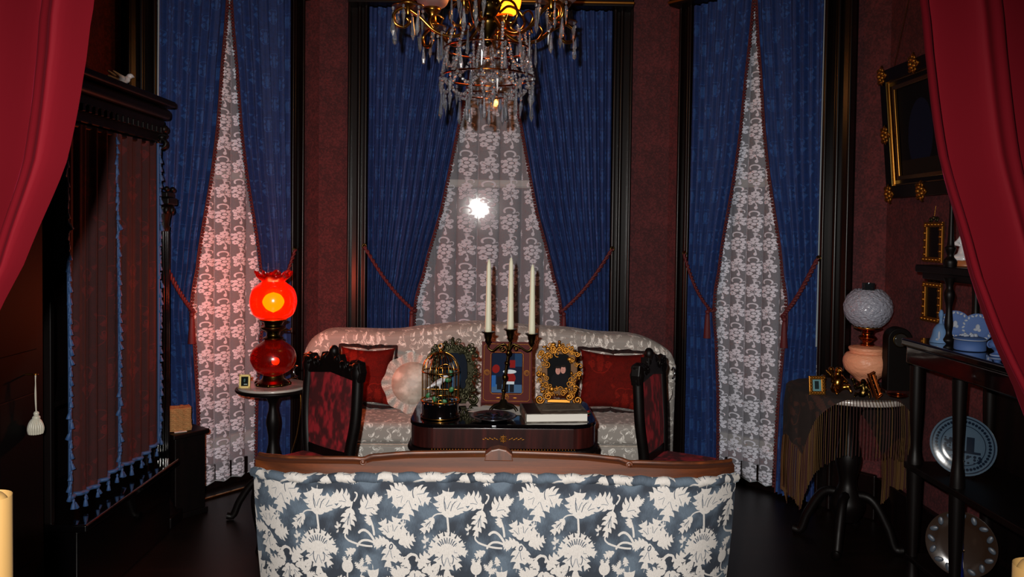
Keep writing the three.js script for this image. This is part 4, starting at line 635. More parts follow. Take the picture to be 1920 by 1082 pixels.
/* ------------------------------------------------------------------ right lamp table, shawl and what stands on it */
const RX = 1.698, RD = 3.8, RT = 0.752;
{
  const g = thing('shawl_table', 'round marble-topped table under the fringed shawl on the right', 'table', [RX, 0, RD]);
  part('marble_top', lathe([[0.001, RT - 0.03], [0.272, RT - 0.03], [0.278, RT - 0.024], [0.278, RT - 0.008], [0.27, RT - 0.002], [0.001, RT - 0.002]], 56), M.marble, g);
  part('pedestal', smoothLathe([[0.05, 0.12], [0.08, 0.2], [0.04, 0.3], [0.06, 0.42], [0.035, 0.55], [0.06, 0.66], [0.16, 0.7], [0.2, RT - 0.031]], 24), M.ebony, g);
  for (let k = 0; k < 4; k++) { const a = k * Math.PI / 2 + 0.6, c = Math.cos(a), s = Math.sin(a); part('foot', tube([[0, 0.24, 0], [c * 0.1, 0.24, s * 0.1], [c * 0.18, 0.12, s * 0.18], [c * 0.22, 0.022, s * 0.22], [c * 0.25, 0.024, s * 0.25]], 0.022, 26, 8), M.ebony, g); }
  // square shawl: its corners hang over the rim, its front edge just misses it
  const sh = thing('fringed_shawl', 'dark paisley shawl with long gold and rust fringe over the right table', 'shawl', [RX, RT, RD]);
  const Rm = 0.284, turn = R(4), wrap = (x, z, extra = 0) => { const X = x * Math.cos(turn) - z * Math.sin(turn), Z = x * Math.sin(turn) + z * Math.cos(turn), r = Math.hypot(X, Z); if (r <= Rm) return [X, 0.004, Z]; const a = Math.atan2(Z, X), w = 0.012 * Math.sin(a * 11) * Math.min(1, (r - Rm) / 0.1); return [Math.cos(a) * (Rm + 0.006 + Math.max(0, w)), 0.004 - (r - Rm), Math.sin(a) * (Rm + 0.006 + Math.max(0, w))]; };
  const hx = 0.52, z0 = -0.4, z1 = 0.265;                   // z1 is the front edge
  part('cloth', surface((s, v) => { const x = lerp(-hx, hx, s), z = lerp(z1, z0, v), q = wrap(x, z); return [...q, x, z]; }, 70, 60), M.shawl, sh);
  const gold = [], rust = []; const hang = (x, z, L) => { const p = wrap(x, z), a = Math.atan2(p[2], p[0]), n = 0.5 + 0.5 * H(x * 900, z * 900 + 7), j = 0.004 * (n - 0.5), rim = p[1] >= 0.003; const o = rim ? Math.max(0, Rm + 0.004 - Math.hypot(p[0], p[2])) : 0; const P = [V(p[0], p[1] + 0.002, p[2])]; if (rim) P.push(V(p[0] + Math.cos(a) * o, 0.004, p[2] + Math.sin(a) * o)); const bx = p[0] + Math.cos(a) * o, bz = p[2] + Math.sin(a) * o; P.push(V(bx + Math.cos(a) * 0.006 + j, p[1] - L * 0.5, bz + Math.sin(a) * 0.006), V(bx + Math.cos(a) * 0.004 - j, p[1] - L * (0.94 + 0.1 * n), bz + Math.sin(a) * 0.004)); (H(x * 500, z * 311 + 3) > 0.45 ? gold : rust).push(tube(P, 0.0022, 5, 3)); };
  for (let i = 0; i <= 78; i++) hang(lerp(-hx, hx, i / 78), z1, 0.25); for (let i = 1; i <= 62; i++) { hang(-hx, lerp(z1, z0, i / 62), 0.25); hang(hx, lerp(z1, z0, i / 62), 0.25); }
  tag(part('fringe', gold, std({ color: 0x5e4012, roughness: 0.6 }), sh), null, null, null, 'stuff'); tag(part('fringe', rust, std({ color: 0x401810, roughness: 0.7 }), sh), null, null, null, 'stuff');
}
const RY = RT + 0.006;
{
  const g = thing('white_globe_lamp', 'oil lamp with white quilted glass globe and pink font on the right table', 'lamp', [1.79, RY, 3.83]); g.scale.setScalar(0.965);
  part('foot', lathe([[0.001, 0], [0.062, 0], [0.066, 0.006], [0.05, 0.018], [0.042, 0.03], [0.001, 0.031]], 32), M.copper, g);
  part('font', smoothLathe([[0.04, 0.028], [0.062, 0.05], [0.1, 0.085], [0.112, 0.13], [0.098, 0.165], [0.08, 0.175], [0.086, 0.19], [0.082, 0.2], [0.05, 0.206], [0.032, 0.208]], 44), M.peach, g);
  part('burner', [smoothLathe([[0.032, 0.206], [0.034, 0.216], [0.026, 0.222], [0.03, 0.236], [0.044, 0.25], [0.03, 0.262], [0.034, 0.28], [0.06, 0.292], [0.066, 0.3]], 30)], M.copper, g); part('gallery', [torus(0.066, 0.004, 0, 0, 0, 6.2832, 0, 32, 6).rotateX(Math.PI / 2).translate(0, 0.3, 0)], M.brass, g);
  const globe = surface((u, v) => { const a = u * Math.PI * 2, t = lerp(-1.02, 1.0, v), q = 1 + 0.022 * (Math.abs(Math.sin(a * 8 + v * 14)) * Math.abs(Math.sin(a * 8 - v * 14))); return [Math.cos(a) * 0.114 * Math.cos(t) * q, 0.398 + 0.108 * Math.sin(t) * q, Math.sin(a) * 0.114 * Math.cos(t) * q, u * 2, v]; }, 128, 64); part('globe', globe, M.opal, g);
  part('chimney', smoothLathe([[0.03, 0.44], [0.03, 0.5], [0.031, 0.522]], 24), phy({ color: 0x556066, transmission: 0.9, thickness: 0, roughness: 0.03 }), g);
}
function squareFrame(g, w, h, t, mat) { const s = shapeOf([[-w / 2, 0], [w / 2, 0], [w / 2, h], [-w / 2, h]]); s.holes.push(new THREE.Path([[-w / 2 + t, t], [-w / 2 + t, h - t], [w / 2 - t, h - t], [w / 2 - t, t]].map(p => new THREE.Vector2(...p)))); const o = [T(extrude(s, 0.008, 0.002), 0, 0, -0.004)]; for (let k = 0; k < 22; k++) { const q = k / 22 * 4, e = Math.floor(q), f = q - e; const p = e === 0 ? [lerp(-w / 2, w / 2, f), t / 2] : e === 1 ? [w / 2 - t / 2, h * f] : e === 2 ? [lerp(w / 2, -w / 2, f), h - t / 2] : [-w / 2 + t / 2, h * (1 - f)]; o.push(ball(t * 0.42, p[0], p[1], 0.006)); } part('frame', o, mat, g); }
{
  const g = thing('small_gilt_frame', 'small beaded gilt frame at the left end of the right table', 'picture frame', [1.475, RY, 3.64], 0.0); g.rotation.order = 'YXZ'; g.rotation.x = -0.15; squareFrame(g, 0.07, 0.082, 0.013, M.gilt);
  printPlane(g, 0.05, 0.062, 0.041, -0.002, photoTex((c) => { c.fillStyle = '#5c8488'; c.fillRect(0, 0, 256, 320); c.fillStyle = '#182426'; c.fillRect(80, 60, 100, 190); }));
  const b = thing('small_gilt_frame', 'second small gilt frame turned edge-on beside the beaded one', 'picture frame', [1.528, RY, 3.7], 1.0); b.rotation.order = 'YXZ'; b.rotation.x = -0.12; squareFrame(b, 0.06, 0.074, 0.011, M.brass); printPlane(b, 0.044, 0.058, 0.037, -0.002, M.ebony);
}
{ // two brass figures
  const fig = (name, label, x, d, turn, s, mat) => { const bones = [[0, 0.016, 0, 0.01, 0.05, 0, 0.026, 0.022], [0.01, 0.05, 0, 0.004, 0.082, 0.004, 0.02, 0.016], [0.006, 0.105, 0.006, 0.006, 0.107, 0.006, 0.017, 0.017], [-0.012, 0.075, 0.01, -0.042, 0.058, 0.022, 0.009, 0.007], [-0.042, 0.058, 0.022, -0.05, 0.082, 0.03, 0.007, 0.006], [0.024, 0.075, 0.006, 0.044, 0.05, 0.02, 0.009, 0.007], [-0.006, 0.02, 0.008, -0.038, 0.022, 0.04, 0.014, 0.01], [-0.038, 0.022, 0.04, -0.05, 0.006, 0.06, 0.009, 0.007], [0.014, 0.02, 0.008, 0.04, 0.03, 0.036, 0.014, 0.01], [0.04, 0.03, 0.036, 0.046, 0.006, 0.05, 0.009, 0.007], [0.02, 0.07, -0.014, 0.052, 0.098, -0.03, 0.01, 0.004], [-0.008, 0.07, -0.014, -0.034, 0.102, -0.03, 0.01, 0.004], [0.004, 0.111, 0.022, 0.004, 0.108, 0.026, 0.004, 0.003], [-0.05, 0.085, 0.03, -0.062, 0.12, 0.03, 0.006, 0.012]]; const m = single(name, blobby(bones.map(b => b.map(q => q * s)), 56, 0.0035 * s), mat, label, 'figurine', 'brass figures'); m.position.set(x, RY, -d); m.rotation.y = turn; };
  fig('brass_figurine', 'polished brass seated cherub figurine in front of the white globe lamp', 1.588, 3.7, 0.35, 0.96, M.brass);
  fig('brass_figurine', 'smaller dark brass cherub figurine next to the pink lamp font', 1.665, 3.6, -0.4, 0.66, M.darkBrass);
}
{
  const g = thing('leaning_photo_frame', 'slim copper photograph frame leaning in front of the pink lamp font', 'picture frame', [1.735, RY, 3.58], R(52)); g.rotation.order = 'YXZ'; g.rotation.x = R(-20); squareFrame(g, 0.085, 0.115, 0.009, M.copper); printPlane(g, 0.07, 0.1, 0.057, -0.002, M.blackGloss); part('strut', box(0.02, 0.1, 0.004, 0, 0.046, -0.024).rotateX(0), M.copper, g);
}
{ // round-topped mantel clock behind the lamp
  const g = thing('mantel_clock', 'tall dark round-topped mantel clock behind the pink lamp font', 'clock', [1.872, RY, 3.7], R(-6)); const sh = new THREE.Shape(); sh.moveTo(-0.05, 0); sh.lineTo(-0.05, 0.24); sh.absarc(0, 0.24, 0.05, Math.PI, 0, true); sh.lineTo(0.05, 0); sh.closePath();
  part('case', T(extrude(sh, 0.06, 0.006, 3, 20), 0, 0.012, -0.03), phy({ color: 0x0a0605, roughness: 0.5, specularIntensity: 0.2 }), g); part('base', box(0.13, 0.016, 0.09, 0, 0.008, 0, 0.004), M.rosewood, g); part('bezel', torus(0.032, 0.003, 0, 0.25, 0.038), M.darkBrass, g); part('dial', T(new THREE.CylinderGeometry(0.031, 0.031, 0.003, 28).rotateX(Math.PI / 2), 0, 0.25, 0.0375), std({ color: 0x1c1814, roughness: 0.4 }), g); part('glass', T(new THREE.SphereGeometry(0.032, 24, 10, 0, Math.PI * 2, 0, Math.PI / 2).scale(1, 0.3, 1).rotateX(Math.PI / 2), 0, 0.25, 0.039), M.pane, g);
}
{ const g = thing('copper_tray', 'little round copper tray beside the white globe lamp', 'tray', [1.83, RY, 3.6]); part('tray', lathe([[0.001, 0.001], [0.034, 0.001], [0.042, 0.008], [0.044, 0.008], [0.036, -0.0005], [0.001, -0.0005]], 32), M.copper, g); part('rim', torus(0.043, 0.0018, 0, 0, 0, 6.2832, 0, 32, 6).rotateX(Math.PI / 2).translate(0, 0.008, 0), M.copper, g); }

/* ------------------------------------------------------------------ dark etagere on the right with blue jasperware */
const ET = 1.085, EX0 = 1.635, EX1 = 1.99, ED0 = 2.25, ED1 = 3.16;
{
  const cx = (EX0 + EX1) / 2, cd = (ED0 + ED1) / 2, w = EX1 - EX0, L = ED1 - ED0, g = thing('etagere', 'tall dark wooden etagere with open shelves against the right wall', 'etagere', [cx, 0, cd]);
  for (const [y, t] of [[0.1, 0.04], [0.59, 0.025]]) part('shelf', box(w, t, L, 0, y - t / 2, 0), M.ebony, g); part('shelf', box(w - 0.02, 0.02, L - 0.02, 0, 0.21, 0), M.ebony, g);
  part('top', [box(w + 0.03, 0.03, L + 0.03, 0, ET - 0.015, 0, 0.008), box(w, 0.07, L, 0, ET - 0.065, 0, 0.006)], M.blackGloss, g);
  for (const sz of [-1, 1]) for (const sx of [-1, 1]) part('post', smoothLathe([[0.024, 0], [0.03, 0.1], [0.018, 0.2], [0.024, 0.35], [0.028, 0.5], [0.03, 0.59], [0.018, 0.66], [0.024, 0.8], [0.026, 0.98]], 14).translate(sx * (w / 2 - 0.03), 0, sz * (L / 2 - 0.03)), M.ebony, g);
  part('post', smoothLathe([[0.022, 0], [0.028, 0.1], [0.018, 0.2], [0.024, 0.4], [0.026, 0.59], [0.018, 0.7], [0.022, 0.85], [0.026, 0.98]], 14).translate(-w / 2 + 0.03, 0, -0.13), M.ebony, g);
  part('back_panel', box(0.015, ET - 0.1, L - 0.06, w / 2 - 0.012, ET / 2 + 0.05, 0), M.ebony, g);
  // upper stage
  part('upper_shelf', [box(w - 0.08, 0.03, 0.78, 0.03, 1.362, -0.15, 0.006), box(w - 0.1, 0.03, 0.74, 0.04, 1.335, -0.15, 0.006)], M.ebony, g);
  for (const z of [-0.31, 0.2]) part('upper_post', [smoothLathe([[0.02, ET], [0.026, 1.1], [0.012, 1.125], [0.015, 1.16], [0.011, 1.22], [0.02, 1.27], [0.012, 1.3], [0.022, 1.335]], 14).translate(-w / 2 + 0.085, 0, z), smoothLathe([[0.022, 1.377], [0.024, 1.4], [0.012, 1.42], [0.02, 1.45], [0.012, 1.47], [0.008, 1.6], [0.012, 1.66]], 14).translate(-w / 2 + 0.085, 0, z)], M.ebony, g);
  for (const z of [-0.52, 0.2]) part('back_post', smoothLathe([[0.018, ET], [0.022, 1.12], [0.014, 1.2], [0.018, 1.34]], 12).translate(w / 2 - 0.04, 0, z), M.ebony, g);
  part('mirror', box(0.006, 0.23, 0.6, w / 2 - 0.02, 1.205, -0.16), phy({ color: 0x2a2c30, metalness: 1, roughness: 0.08 }), g);
}
const onE = (name, label, cat, x, d, turn, group) => thing(name, label, cat, [x, ET + 0.001, d], turn, group);
function reliefLeaves(n, r, f) { const o = []; for (let k = 0; k < n; k++) { const a = k / n * 6.2832, p = f(a, k); o.push(T(ball(r, 0, 0, 0, 1.4, 0.8, 0.35, 8, 6).rotateZ(a + 0.7 * (k % 2 ? 1 : -1)), p[0], p[1], p[2])); } return o; }
function jasperPlate(g, rad, tilt) {
  const pl = new THREE.Group(); pl.name = 'plate'; g.add(pl); pl.position.set(0, rad * 0.98 + 0.01, 0); pl.rotation.x = tilt;
  part('dish', new THREE.LatheGeometry([[0.001, 0], [0.6, 0], [0.72, 0.06], [1, 0.13], [1, 0.16], [0.7, 0.1], [0.58, 0.05], [0.001, 0.05]].map(p => new THREE.Vector2(p[0] * rad, p[1] * rad)), 40).rotateX(Math.PI / 2), M.jasper, pl);
  part('relief', [...reliefLeaves(22, rad * 0.085, (a) => [Math.cos(a) * rad * 0.86, Math.sin(a) * rad * 0.86, rad * 0.15]), ball(rad * 0.16, 0, rad * 0.08, rad * 0.05, 0.9, 1.3, 0.3), ball(rad * 0.12, rad * 0.1, -rad * 0.12, rad * 0.05, 1, 1, 0.3), ball(rad * 0.12, -rad * 0.12, -rad * 0.1, rad * 0.05, 1.2, 0.8, 0.3)], M.jasperWhite, pl);
  part('stand', [tube([[-rad * 0.3, -rad * 1.02 + rad * 0.98 - 0.0, rad * 0.5], [-rad * 0.3, 0.004, 0.0], [-rad * 0.2, rad * 0.5, -rad * 0.3]], 0.003, 14, 5), tube([[rad * 0.3, -rad * 1.02 + rad * 0.98, rad * 0.5], [rad * 0.3, 0.004, 0], [rad * 0.2, rad * 0.5, -rad * 0.3]], 0.003, 14, 5)], M.darkBrass, g);
}
jasperPlate(onE('jasper_plate', 'blue jasperware plate on a stand behind the bell', 'plate', 1.79, 3.09, R(-36), 'blue jasperware'), 0.054, -0.25);
jasperPlate(onE('jasper_plate', 'blue jasperware plate with white leaf rim behind the round box', 'plate', 1.8, 2.96, R(-44), 'blue jasperware'), 0.055, -0.25);
{
  const g = onE('jasper_bell', 'pale blue jasperware hand bell on the etagere', 'bell', 1.705, 3.04, 0.3, 'blue jasperware'); part('bell', smoothLathe([[0.039, 0], [0.036, 0.01], [0.03, 0.03], [0.026, 0.05], [0.016, 0.066], [0.007, 0.074], [0.006, 0.09], [0.009, 0.105], [0.006, 0.12], [0.001, 0.126]], 30), std({ color: 0x4f7098, roughness: 0.7 }), g); part('relief', [ball(0.008, -0.026, 0.03, 0.018, 0.6, 2, 0.5), ball(0.007, -0.03, 0.014, 0.016, 1.6, 0.8, 0.5)], M.jasperWhite, g);
  const b = onE('jasper_box', 'round covered blue jasperware box on the etagere', 'box', 1.7, 2.84, 0, 'blue jasperware'); part('body', lathe([[0.001, 0], [0.05, 0], [0.052, 0.004], [0.051, 0.036], [0.001, 0.037]], 40), M.jasper, b); part('lid', lathe([[0.001, 0.052], [0.03, 0.05], [0.048, 0.045], [0.053, 0.04], [0.053, 0.037], [0.001, 0.0365]], 40), M.jasper, b); part('relief', [torus(0.053, 0.0016, 0, 0, 0, 6.2832, 0, 40, 5).rotateX(Math.PI / 2).translate(0, 0.04, 0), ...reliefLeaves(7, 0.008, (a) => [Math.cos(a) * 0.02, 0.051, Math.sin(a) * 0.02])], M.jasperWhite, b);
  const u = onE('jasper_urn', 'small two-handled blue jasperware urn at the front of the etagere', 'urn', 1.712, 2.7, 0.2, 'blue jasperware'); part('body', smoothLathe([[0.022, 0], [0.022, 0.006], [0.01, 0.014], [0.014, 0.022], [0.028, 0.034], [0.028, 0.046], [0.018, 0.058], [0.014, 0.072], [0.017, 0.086], [0.012, 0.098], [0.008, 0.108], [0.001, 0.11]], 30), M.jasper, u); for (const m of [-1, 1]) part('handle', torus(0.011, 0.0028, m * 0.03, 0.042, 0, 4.4, m > 0 ? -2.2 : 1.0), M.jasper, u); part('relief', [torus(0.0155, 0.002, 0, 0, 0, 6.2832, 0, 24, 5).rotateX(Math.PI / 2).translate(0, 0.07, 0), torus(0.022, 0.0016, 0, 0, 0, 6.2832, 0, 24, 5).rotateX(Math.PI / 2).translate(0, 0.004, 0), ball(0.012, -0.012, 0.04, 0.025, 1, 0.8, 0.3)], M.jasperWhite, u);
  const w = onE('porcelain_thimble', 'tiny white porcelain piece at the front of the etagere', 'ornament', 1.69, 2.5, 0); part('body', smoothLathe([[0.007, 0], [0.008, 0.004], [0.006, 0.014], [0.0065, 0.026], [0.001, 0.03]], 16), M.porcelain, w); part('base', lathe([[0.001, 0], [0.01, 0], [0.01, 0.003], [0.001, 0.004]], 16), M.jasper, w);
}
{ // transfer plates on the lower shelves
  const print = canvasTex(512, 512, (c) => { c.fillStyle = '#3e5060'; c.fillRect(0, 0, 512, 512); c.strokeStyle = '#0e1826'; c.fillStyle = '#0e1826'; seed = 31; c.lineWidth = 10; c.beginPath(); c.arc(256, 256, 236, 0, 7); c.stroke(); for (let k = 0; k < 46; k++) { const a = k / 46 * 6.2832; c.beginPath(); c.arc(256 + Math.cos(a) * 205, 256 + Math.sin(a) * 205, 12, 0, 7); c.fill(); } c.lineWidth = 6; c.beginPath(); c.arc(256, 256, 170, 0, 7); c.stroke(); c.fillRect(120, 300, 270, 20); c.fillRect(170, 210, 90, 90); c.fillRect(280, 180, 60, 120); c.beginPath(); c.moveTo(160, 210); c.lineTo(215, 160); c.lineTo(270, 210); c.fill(); for (let k = 0; k < 26; k++) { c.beginPath(); c.arc(rr(110, 400), rr(340, 400), rr(4, 14), 0, 7); c.fill(); } for (let k = 0; k < 16; k++) { c.beginPath(); c.arc(rr(110, 180), rr(200, 300), rr(6, 16), 0, 7); c.fill(); } });
  const dish = (rad) => { const g = new THREE.LatheGeometry([[0.001, 0], [0.58, 0], [0.7, 0.07], [1, 0.12], [1, 0.15], [0.7, 0.1], [0.56, 0.04], [0.001, 0.04]].map(p => new THREE.Vector2(p[0] * rad, p[1] * rad)), 48).rotateX(Math.PI / 2), p = g.attributes.position, uv = g.attributes.uv; for (let i = 0; i < p.count; i++) uv.setXY(i, 0.5 + p.getX(i) / rad / 2, 0.5 + p.getY(i) / rad / 2); return g; };
  const a = thing('transfer_plate', 'blue and white printed plate standing on the middle etagere shelf', 'plate', [1.77, 0.59, 2.98], R(-38)); const pa = part('dish', dish(0.112), std({ map: print, roughness: 0.15 }), a); pa.position.set(0, 0.113, 0); pa.rotation.x = -0.15; part('stand', [tube([[-0.04, 0.003, 0.05], [-0.04, 0.004, -0.02], [-0.02, 0.09, -0.045]], 0.003, 14, 5), tube([[0.04, 0.003, 0.05], [0.04, 0.004, -0.02], [0.02, 0.09, -0.045]], 0.003, 14, 5)], M.darkBrass, a);
  const b = thing('flower_rim_plate', 'brown-centred plate with pale flower rim on the lowest etagere shelf', 'plate', [1.75, 0.221, 2.94], R(-38)); const pb = part('dish', dish(0.12), std({ color: 0x2a1c14, roughness: 0.2 }), b); pb.position.set(0, 0.121, 0); pb.rotation.x = -0.15; part('rim_flowers', reliefLeaves(16, 0.012, (t) => [Math.cos(t) * 0.1, Math.sin(t) * 0.1, 0.016]), std({ color: 0x424a55, roughness: 0.4 }), pb); part('stand', [tube([[-0.04, 0.003, 0.05], [-0.04, 0.004, -0.02], [-0.02, 0.09, -0.045]], 0.003, 14, 5), tube([[0.04, 0.003, 0.05], [0.04, 0.004, -0.02], [0.02, 0.09, -0.045]], 0.003, 14, 5)], M.darkBrass, b);
  const c = thing('blue_vase', 'slender cobalt blue vase with gilt collar on the lowest etagere shelf', 'vase', [1.69, 0.221, 2.86]); part('body', smoothLathe([[0.02, 0], [0.022, 0.02], [0.018, 0.08], [0.016, 0.16], [0.01, 0.22], [0.005, 0.27], [0.006, 0.282]], 20), phy({ color: 0x0c1858, roughness: 0.2 }), c); part('collar', [torus(0.017, 0.003, 0, 0, 0, 6.2832, 0, 20, 6).rotateX(Math.PI / 2).translate(0, 0.13, 0), torus(0.011, 0.0025, 0, 0, 0, 6.2832, 0, 20, 6).rotateX(Math.PI / 2).translate(0, 0.215, 0)], M.brass, c);
}
{ // porcelain figurine on the upper shelf
  const g = thing('porcelain_figurine', 'white porcelain lady figurine on the upper etagere shelf', 'figurine', [1.8, 1.378, 3.05], R(-28));
  part('figure', blobby([[0, 0.03, 0, 0, 0.085, 0, 0.034, 0.02], [0, 0.085, 0, 0, 0.115, 0, 0.014, 0.016], [0, 0.13, 0, 0, 0.142, 0.001, 0.006, 0.012], [0, 0.147, 0.002, 0, 0.15, 0.002, 0.013, 0.013], [0, 0.163, -0.003, 0, 0.168, -0.003, 0.009, 0.005], [-0.015, 0.115, 0, -0.034, 0.088, 0.012, 0.007, 0.006], [-0.034, 0.088, 0.012, -0.022, 0.082, 0.026, 0.006, 0.005], [0.015, 0.115, 0, 0.032, 0.09, 0.01, 0.007, 0.006], [0.032, 0.09, 0.01, 0.04, 0.1, 0.026, 0.006, 0.005], [-0.03, 0.03, 0.01, -0.01, 0.03, 0.024, 0.016, 0.016], [0.03, 0.028, 0.006, 0.012, 0.03, 0.022, 0.016, 0.016]], 60, 0.004), M.porcelain, g); part('plinth', lathe([[0.001, 0], [0.05, 0], [0.052, 0.006], [0.046, 0.02], [0.04, 0.026], [0.001, 0.027]], 28), std({ color: 0x9a5a34, roughness: 0.35 }), g);
}

/* ------------------------------------------------------------------ pictures on the right wall */
{
  const g = thing('gilt_wall_picture', 'large gilt framed dark painting hanging on the right wall', 'painting', [RIGHT - 0.05, 1.68, 3.63], R(-90)), w = 0.64, h = 0.62; g.rotation.order = 'YXZ'; g.rotation.x = R(5);
  const fr = (o, i, z, t) => { const s = shapeOf([[-w / 2 + o, o], [w / 2 - o, o], [w / 2 - o, h - o], [-w / 2 + o, h - o]]); s.holes.push(new THREE.Path([[-w / 2 + i, i], [-w / 2 + i, h - i], [w / 2 - i, h - i], [w / 2 - i, i]].map(p => new THREE.Vector2(...p)))); return T(extrude(s, t, 0.003), 0, 0, z); };
  part('outer_frame', [fr(0, 0.055, -0.02, 0.04)], M.darkBrass, g); part('slip', [fr(0.085, 0.1, -0.02, 0.025), fr(0.055, 0.062, -0.02, 0.03)], M.brass, g); part('liner', fr(0.055, 0.1, -0.025, 0.02), M.ebony, g);
  const or = []; for (const [x, y] of [[-1, 0], [1, 0], [-1, 1], [1, 1], [-1, 0.5], [1, 0.5], [0, 0], [0, 1]]) for (let k = 0; k < 5; k++) { const a = k * 1.2566; or.push(scroll(x * (w / 2 - 0.02) + Math.cos(a) * 0.03, y * (h - 0.04) + 0.02 + Math.sin(a) * 0.03, 0.024, 0.017, 0.005, 1.3, k % 2 ? 1 : -1, a), ball(0.012, x * (w / 2 - 0.02) + Math.cos(a + 0.6) * 0.018, y * (h - 0.04) + 0.02 + Math.sin(a + 0.6) * 0.018, 0.026)); } part('corner_ornament', or, M.gilt, g);
  part('canvas', T(new THREE.BoxGeometry(w - 0.18, h - 0.18, 0.006), 0, h / 2, -0.012), photoTex((c) => { c.fillStyle = '#07080c'; c.fillRect(0, 0, 256, 320); c.fillStyle = '#10162a'; c.beginPath(); c.ellipse(110, 180, 60, 120, 0.1, 0, 7); c.fill(); c.fillStyle = '#1a1410'; c.fillRect(0, 260, 256, 60); }), g);
  part('hanging_wire', [tube([[-w / 2 + 0.1, h, 0], [0, h + 0.5, -0.04]], 0.0015, 4, 4), tube([[w / 2 - 0.1, h, 0], [0, h + 0.5, -0.04]], 0.0015, 4, 4)], M.darkBrass, g);
  for (const [y, label] of [[1.375, 'upper of two small narrow gilt frames on the right wall'], [1.1, 'lower of two small narrow gilt frames on the right wall']]) { const f = thing('narrow_gilt_frame', label, 'picture frame', [RIGHT - 0.014, y, 3.62], R(-90), 'narrow gilt frames'); squareFrame(f, 0.15, 0.18, 0.02, M.gilt); printPlane(f, 0.12, 0.15, 0.09, -0.003, M.ebony); part('crest', [scroll(-0.025, 0.192, 0.002, 0.014, 0.004, 1.3, -1), scroll(0.025, 0.192, 0.002, 0.014, 0.004, 1.3, 1), ball(0.009, 0, 0.2, 0.002)], M.darkGilt, f); part('hanger', tube([[0, 0.2, 0], [0, 0.255, -0.006]], 0.0018, 4, 5), M.brass, f); }
}

/* ------------------------------------------------------------------ dark draped cabinet, armoire and pedestal on the left */
const CF = -1.66;                                           // plane of the cabinet fronts
{
  const cx = (LEFT + 0.005 + CF) / 2, w = CF - LEFT - 0.02, d0 = 3.04, d1 = 3.9, cd = (d0 + d1) / 2, L = d1 - d0, g = thing('draped_cabinet', 'tall dark carved cabinet with heavy cornice behind the red drapes', 'cabinet', [cx, 0, cd]);
  part('plinth', [box(w + 0.08, 0.33, L, 0.04, 0.165, 0, 0.01), box(w + 0.12, 0.03, L + 0.03, 0.06, 0.345, 0, 0.008)], M.blackGloss, g);
  part('back', box(0.02, 1.55, L - 0.02, -w / 2 + 0.02, 1.13, 0), M.ebony, g); for (const m of [-1, 1]) part('side', box(w - 0.04, 1.55, 0.025, 0, 1.13, m * (L / 2 - 0.014)), M.ebony, g);
  part('cornice', [box(w + 0.02, 0.06, L + 0.02, 0.01, 1.93, 0, 0.01), box(w + 0.05, 0.05, L + 0.05, 0.02, 1.985, 0, 0.014), box(w + 0.08, 0.05, L + 0.08, 0.03, 2.035, 0, 0.018), box(w + 0.1, 0.03, L + 0.1, 0.04, 2.085, 0, 0.01)], M.ebony, g);
  const dn = []; for (let k = 0; k < 18; k++) dn.push(box(0.02, 0.03, 0.024, w / 2 + 0.04, 1.955, lerp(-L / 2 + 0.02, L / 2 - 0.02, k / 17), 0.004)); part('dentils', dn, M.ebony, g);
  for (const z of [-L / 2 - 0.02, L / 2]) part('corbel', [scroll(w / 2 + 0.03, 1.9, z, 0.04, 0.012, 1.3, 1, 1).rotateY(0), ball(0.022, w / 2 + 0.04, 1.965, z), ball(0.016, w / 2 + 0.03, 1.925, z)], M.ebony, g);
  for (const y of [0.8, 1.25]) part('shelf', box(w - 0.05, 0.02, L - 0.05, -0.01, y, 0), M.ebony, g);
  part('drape_rod', T(new THREE.CylinderGeometry(0.01, 0.01, L, 10).rotateX(Math.PI / 2), w / 2 + 0.016, 1.885, 0), M.darkBrass, g);
}
const tasselGeo = merge([lathe([[0.0005, 0.006], [0.004, 0.004], [0.005, -0.002], [0.003, -0.006], [0.006, -0.012], [0.009, -0.03], [0.0005, -0.031]], 8)]);
function cabinetDrape(d0, d1, label, sides) {               // hangs in the plane of the cabinet front, seen at a slant
  const g = thing('red_drape', label, 'drape', [CF + 0.012, 0, (d0 + d1) / 2], 0, 'red drapes with blue fringe'), L = d1 - d0, top = 1.89, bot = 0.45;
  const f = (s, v) => { const y = lerp(bot, top, v), z = lerp(L / 2, -L / 2, s), th = s * Math.PI * 2 * 4.3 + 0.4 * Math.sin(y * 2); return [0.012 * Math.sin(th) + 0.005 * Math.sin(th * 2.3) + 0.002, y - 0.02 * (1 - v) * Math.sin(s * 3), z, s * L * 1.3, y]; };
  part('fabric', surface(f, 60, 50), M.redDamask, g);
  const band = (P, w) => { const pts = []; for (let i = 0; i <= 40; i++) pts.push(P(i / 40)); return tube(pts, w, 80, 5); };
  const edges = []; for (const s of sides) edges.push(band(t => { const q = f(s, t); return V(q[0] + 0.006, q[1], q[2]); }, 0.007)); edges.push(band(t => { const q = f(t, 0); return V(q[0] + 0.004, q[1], q[2]); }, 0.009)); part('braid', edges, M.blueFringe, g);
  const hangT = (p, j, big = 1) => { const t = part('tassel', tasselGeo, M.blueFringe, g); t.position.copy(p); t.rotation.set(0.5 * (H(j, 9) - 0.5), j, 0.7 * (H(j, 5) - 0.5)); t.scale.setScalar(big * (0.85 + 0.4 * H(j, 2))); };
  for (const s of sides) for (let i = 0; i < 36; i++) { const q = f(s, (i + 0.5) / 36); hangT(V(q[0] + 0.013, q[1], q[2] + (s ? -1 : 1) * (0.004 + 0.008 * H(i, 4))), i + s * 50); }
  for (let i = 0; i < 9; i++) { const q = f((i + 0.5) / 9, 0); hangT(V(q[0] + 0.008, q[1] - 0.014 - 0.01 * H(i, 6), q[2]), i + 200, 1.0); }
}
cabinetDrape(3.07, 3.465, 'red damask drape with blue tassels, nearer half of the dark cabinet', [0]);
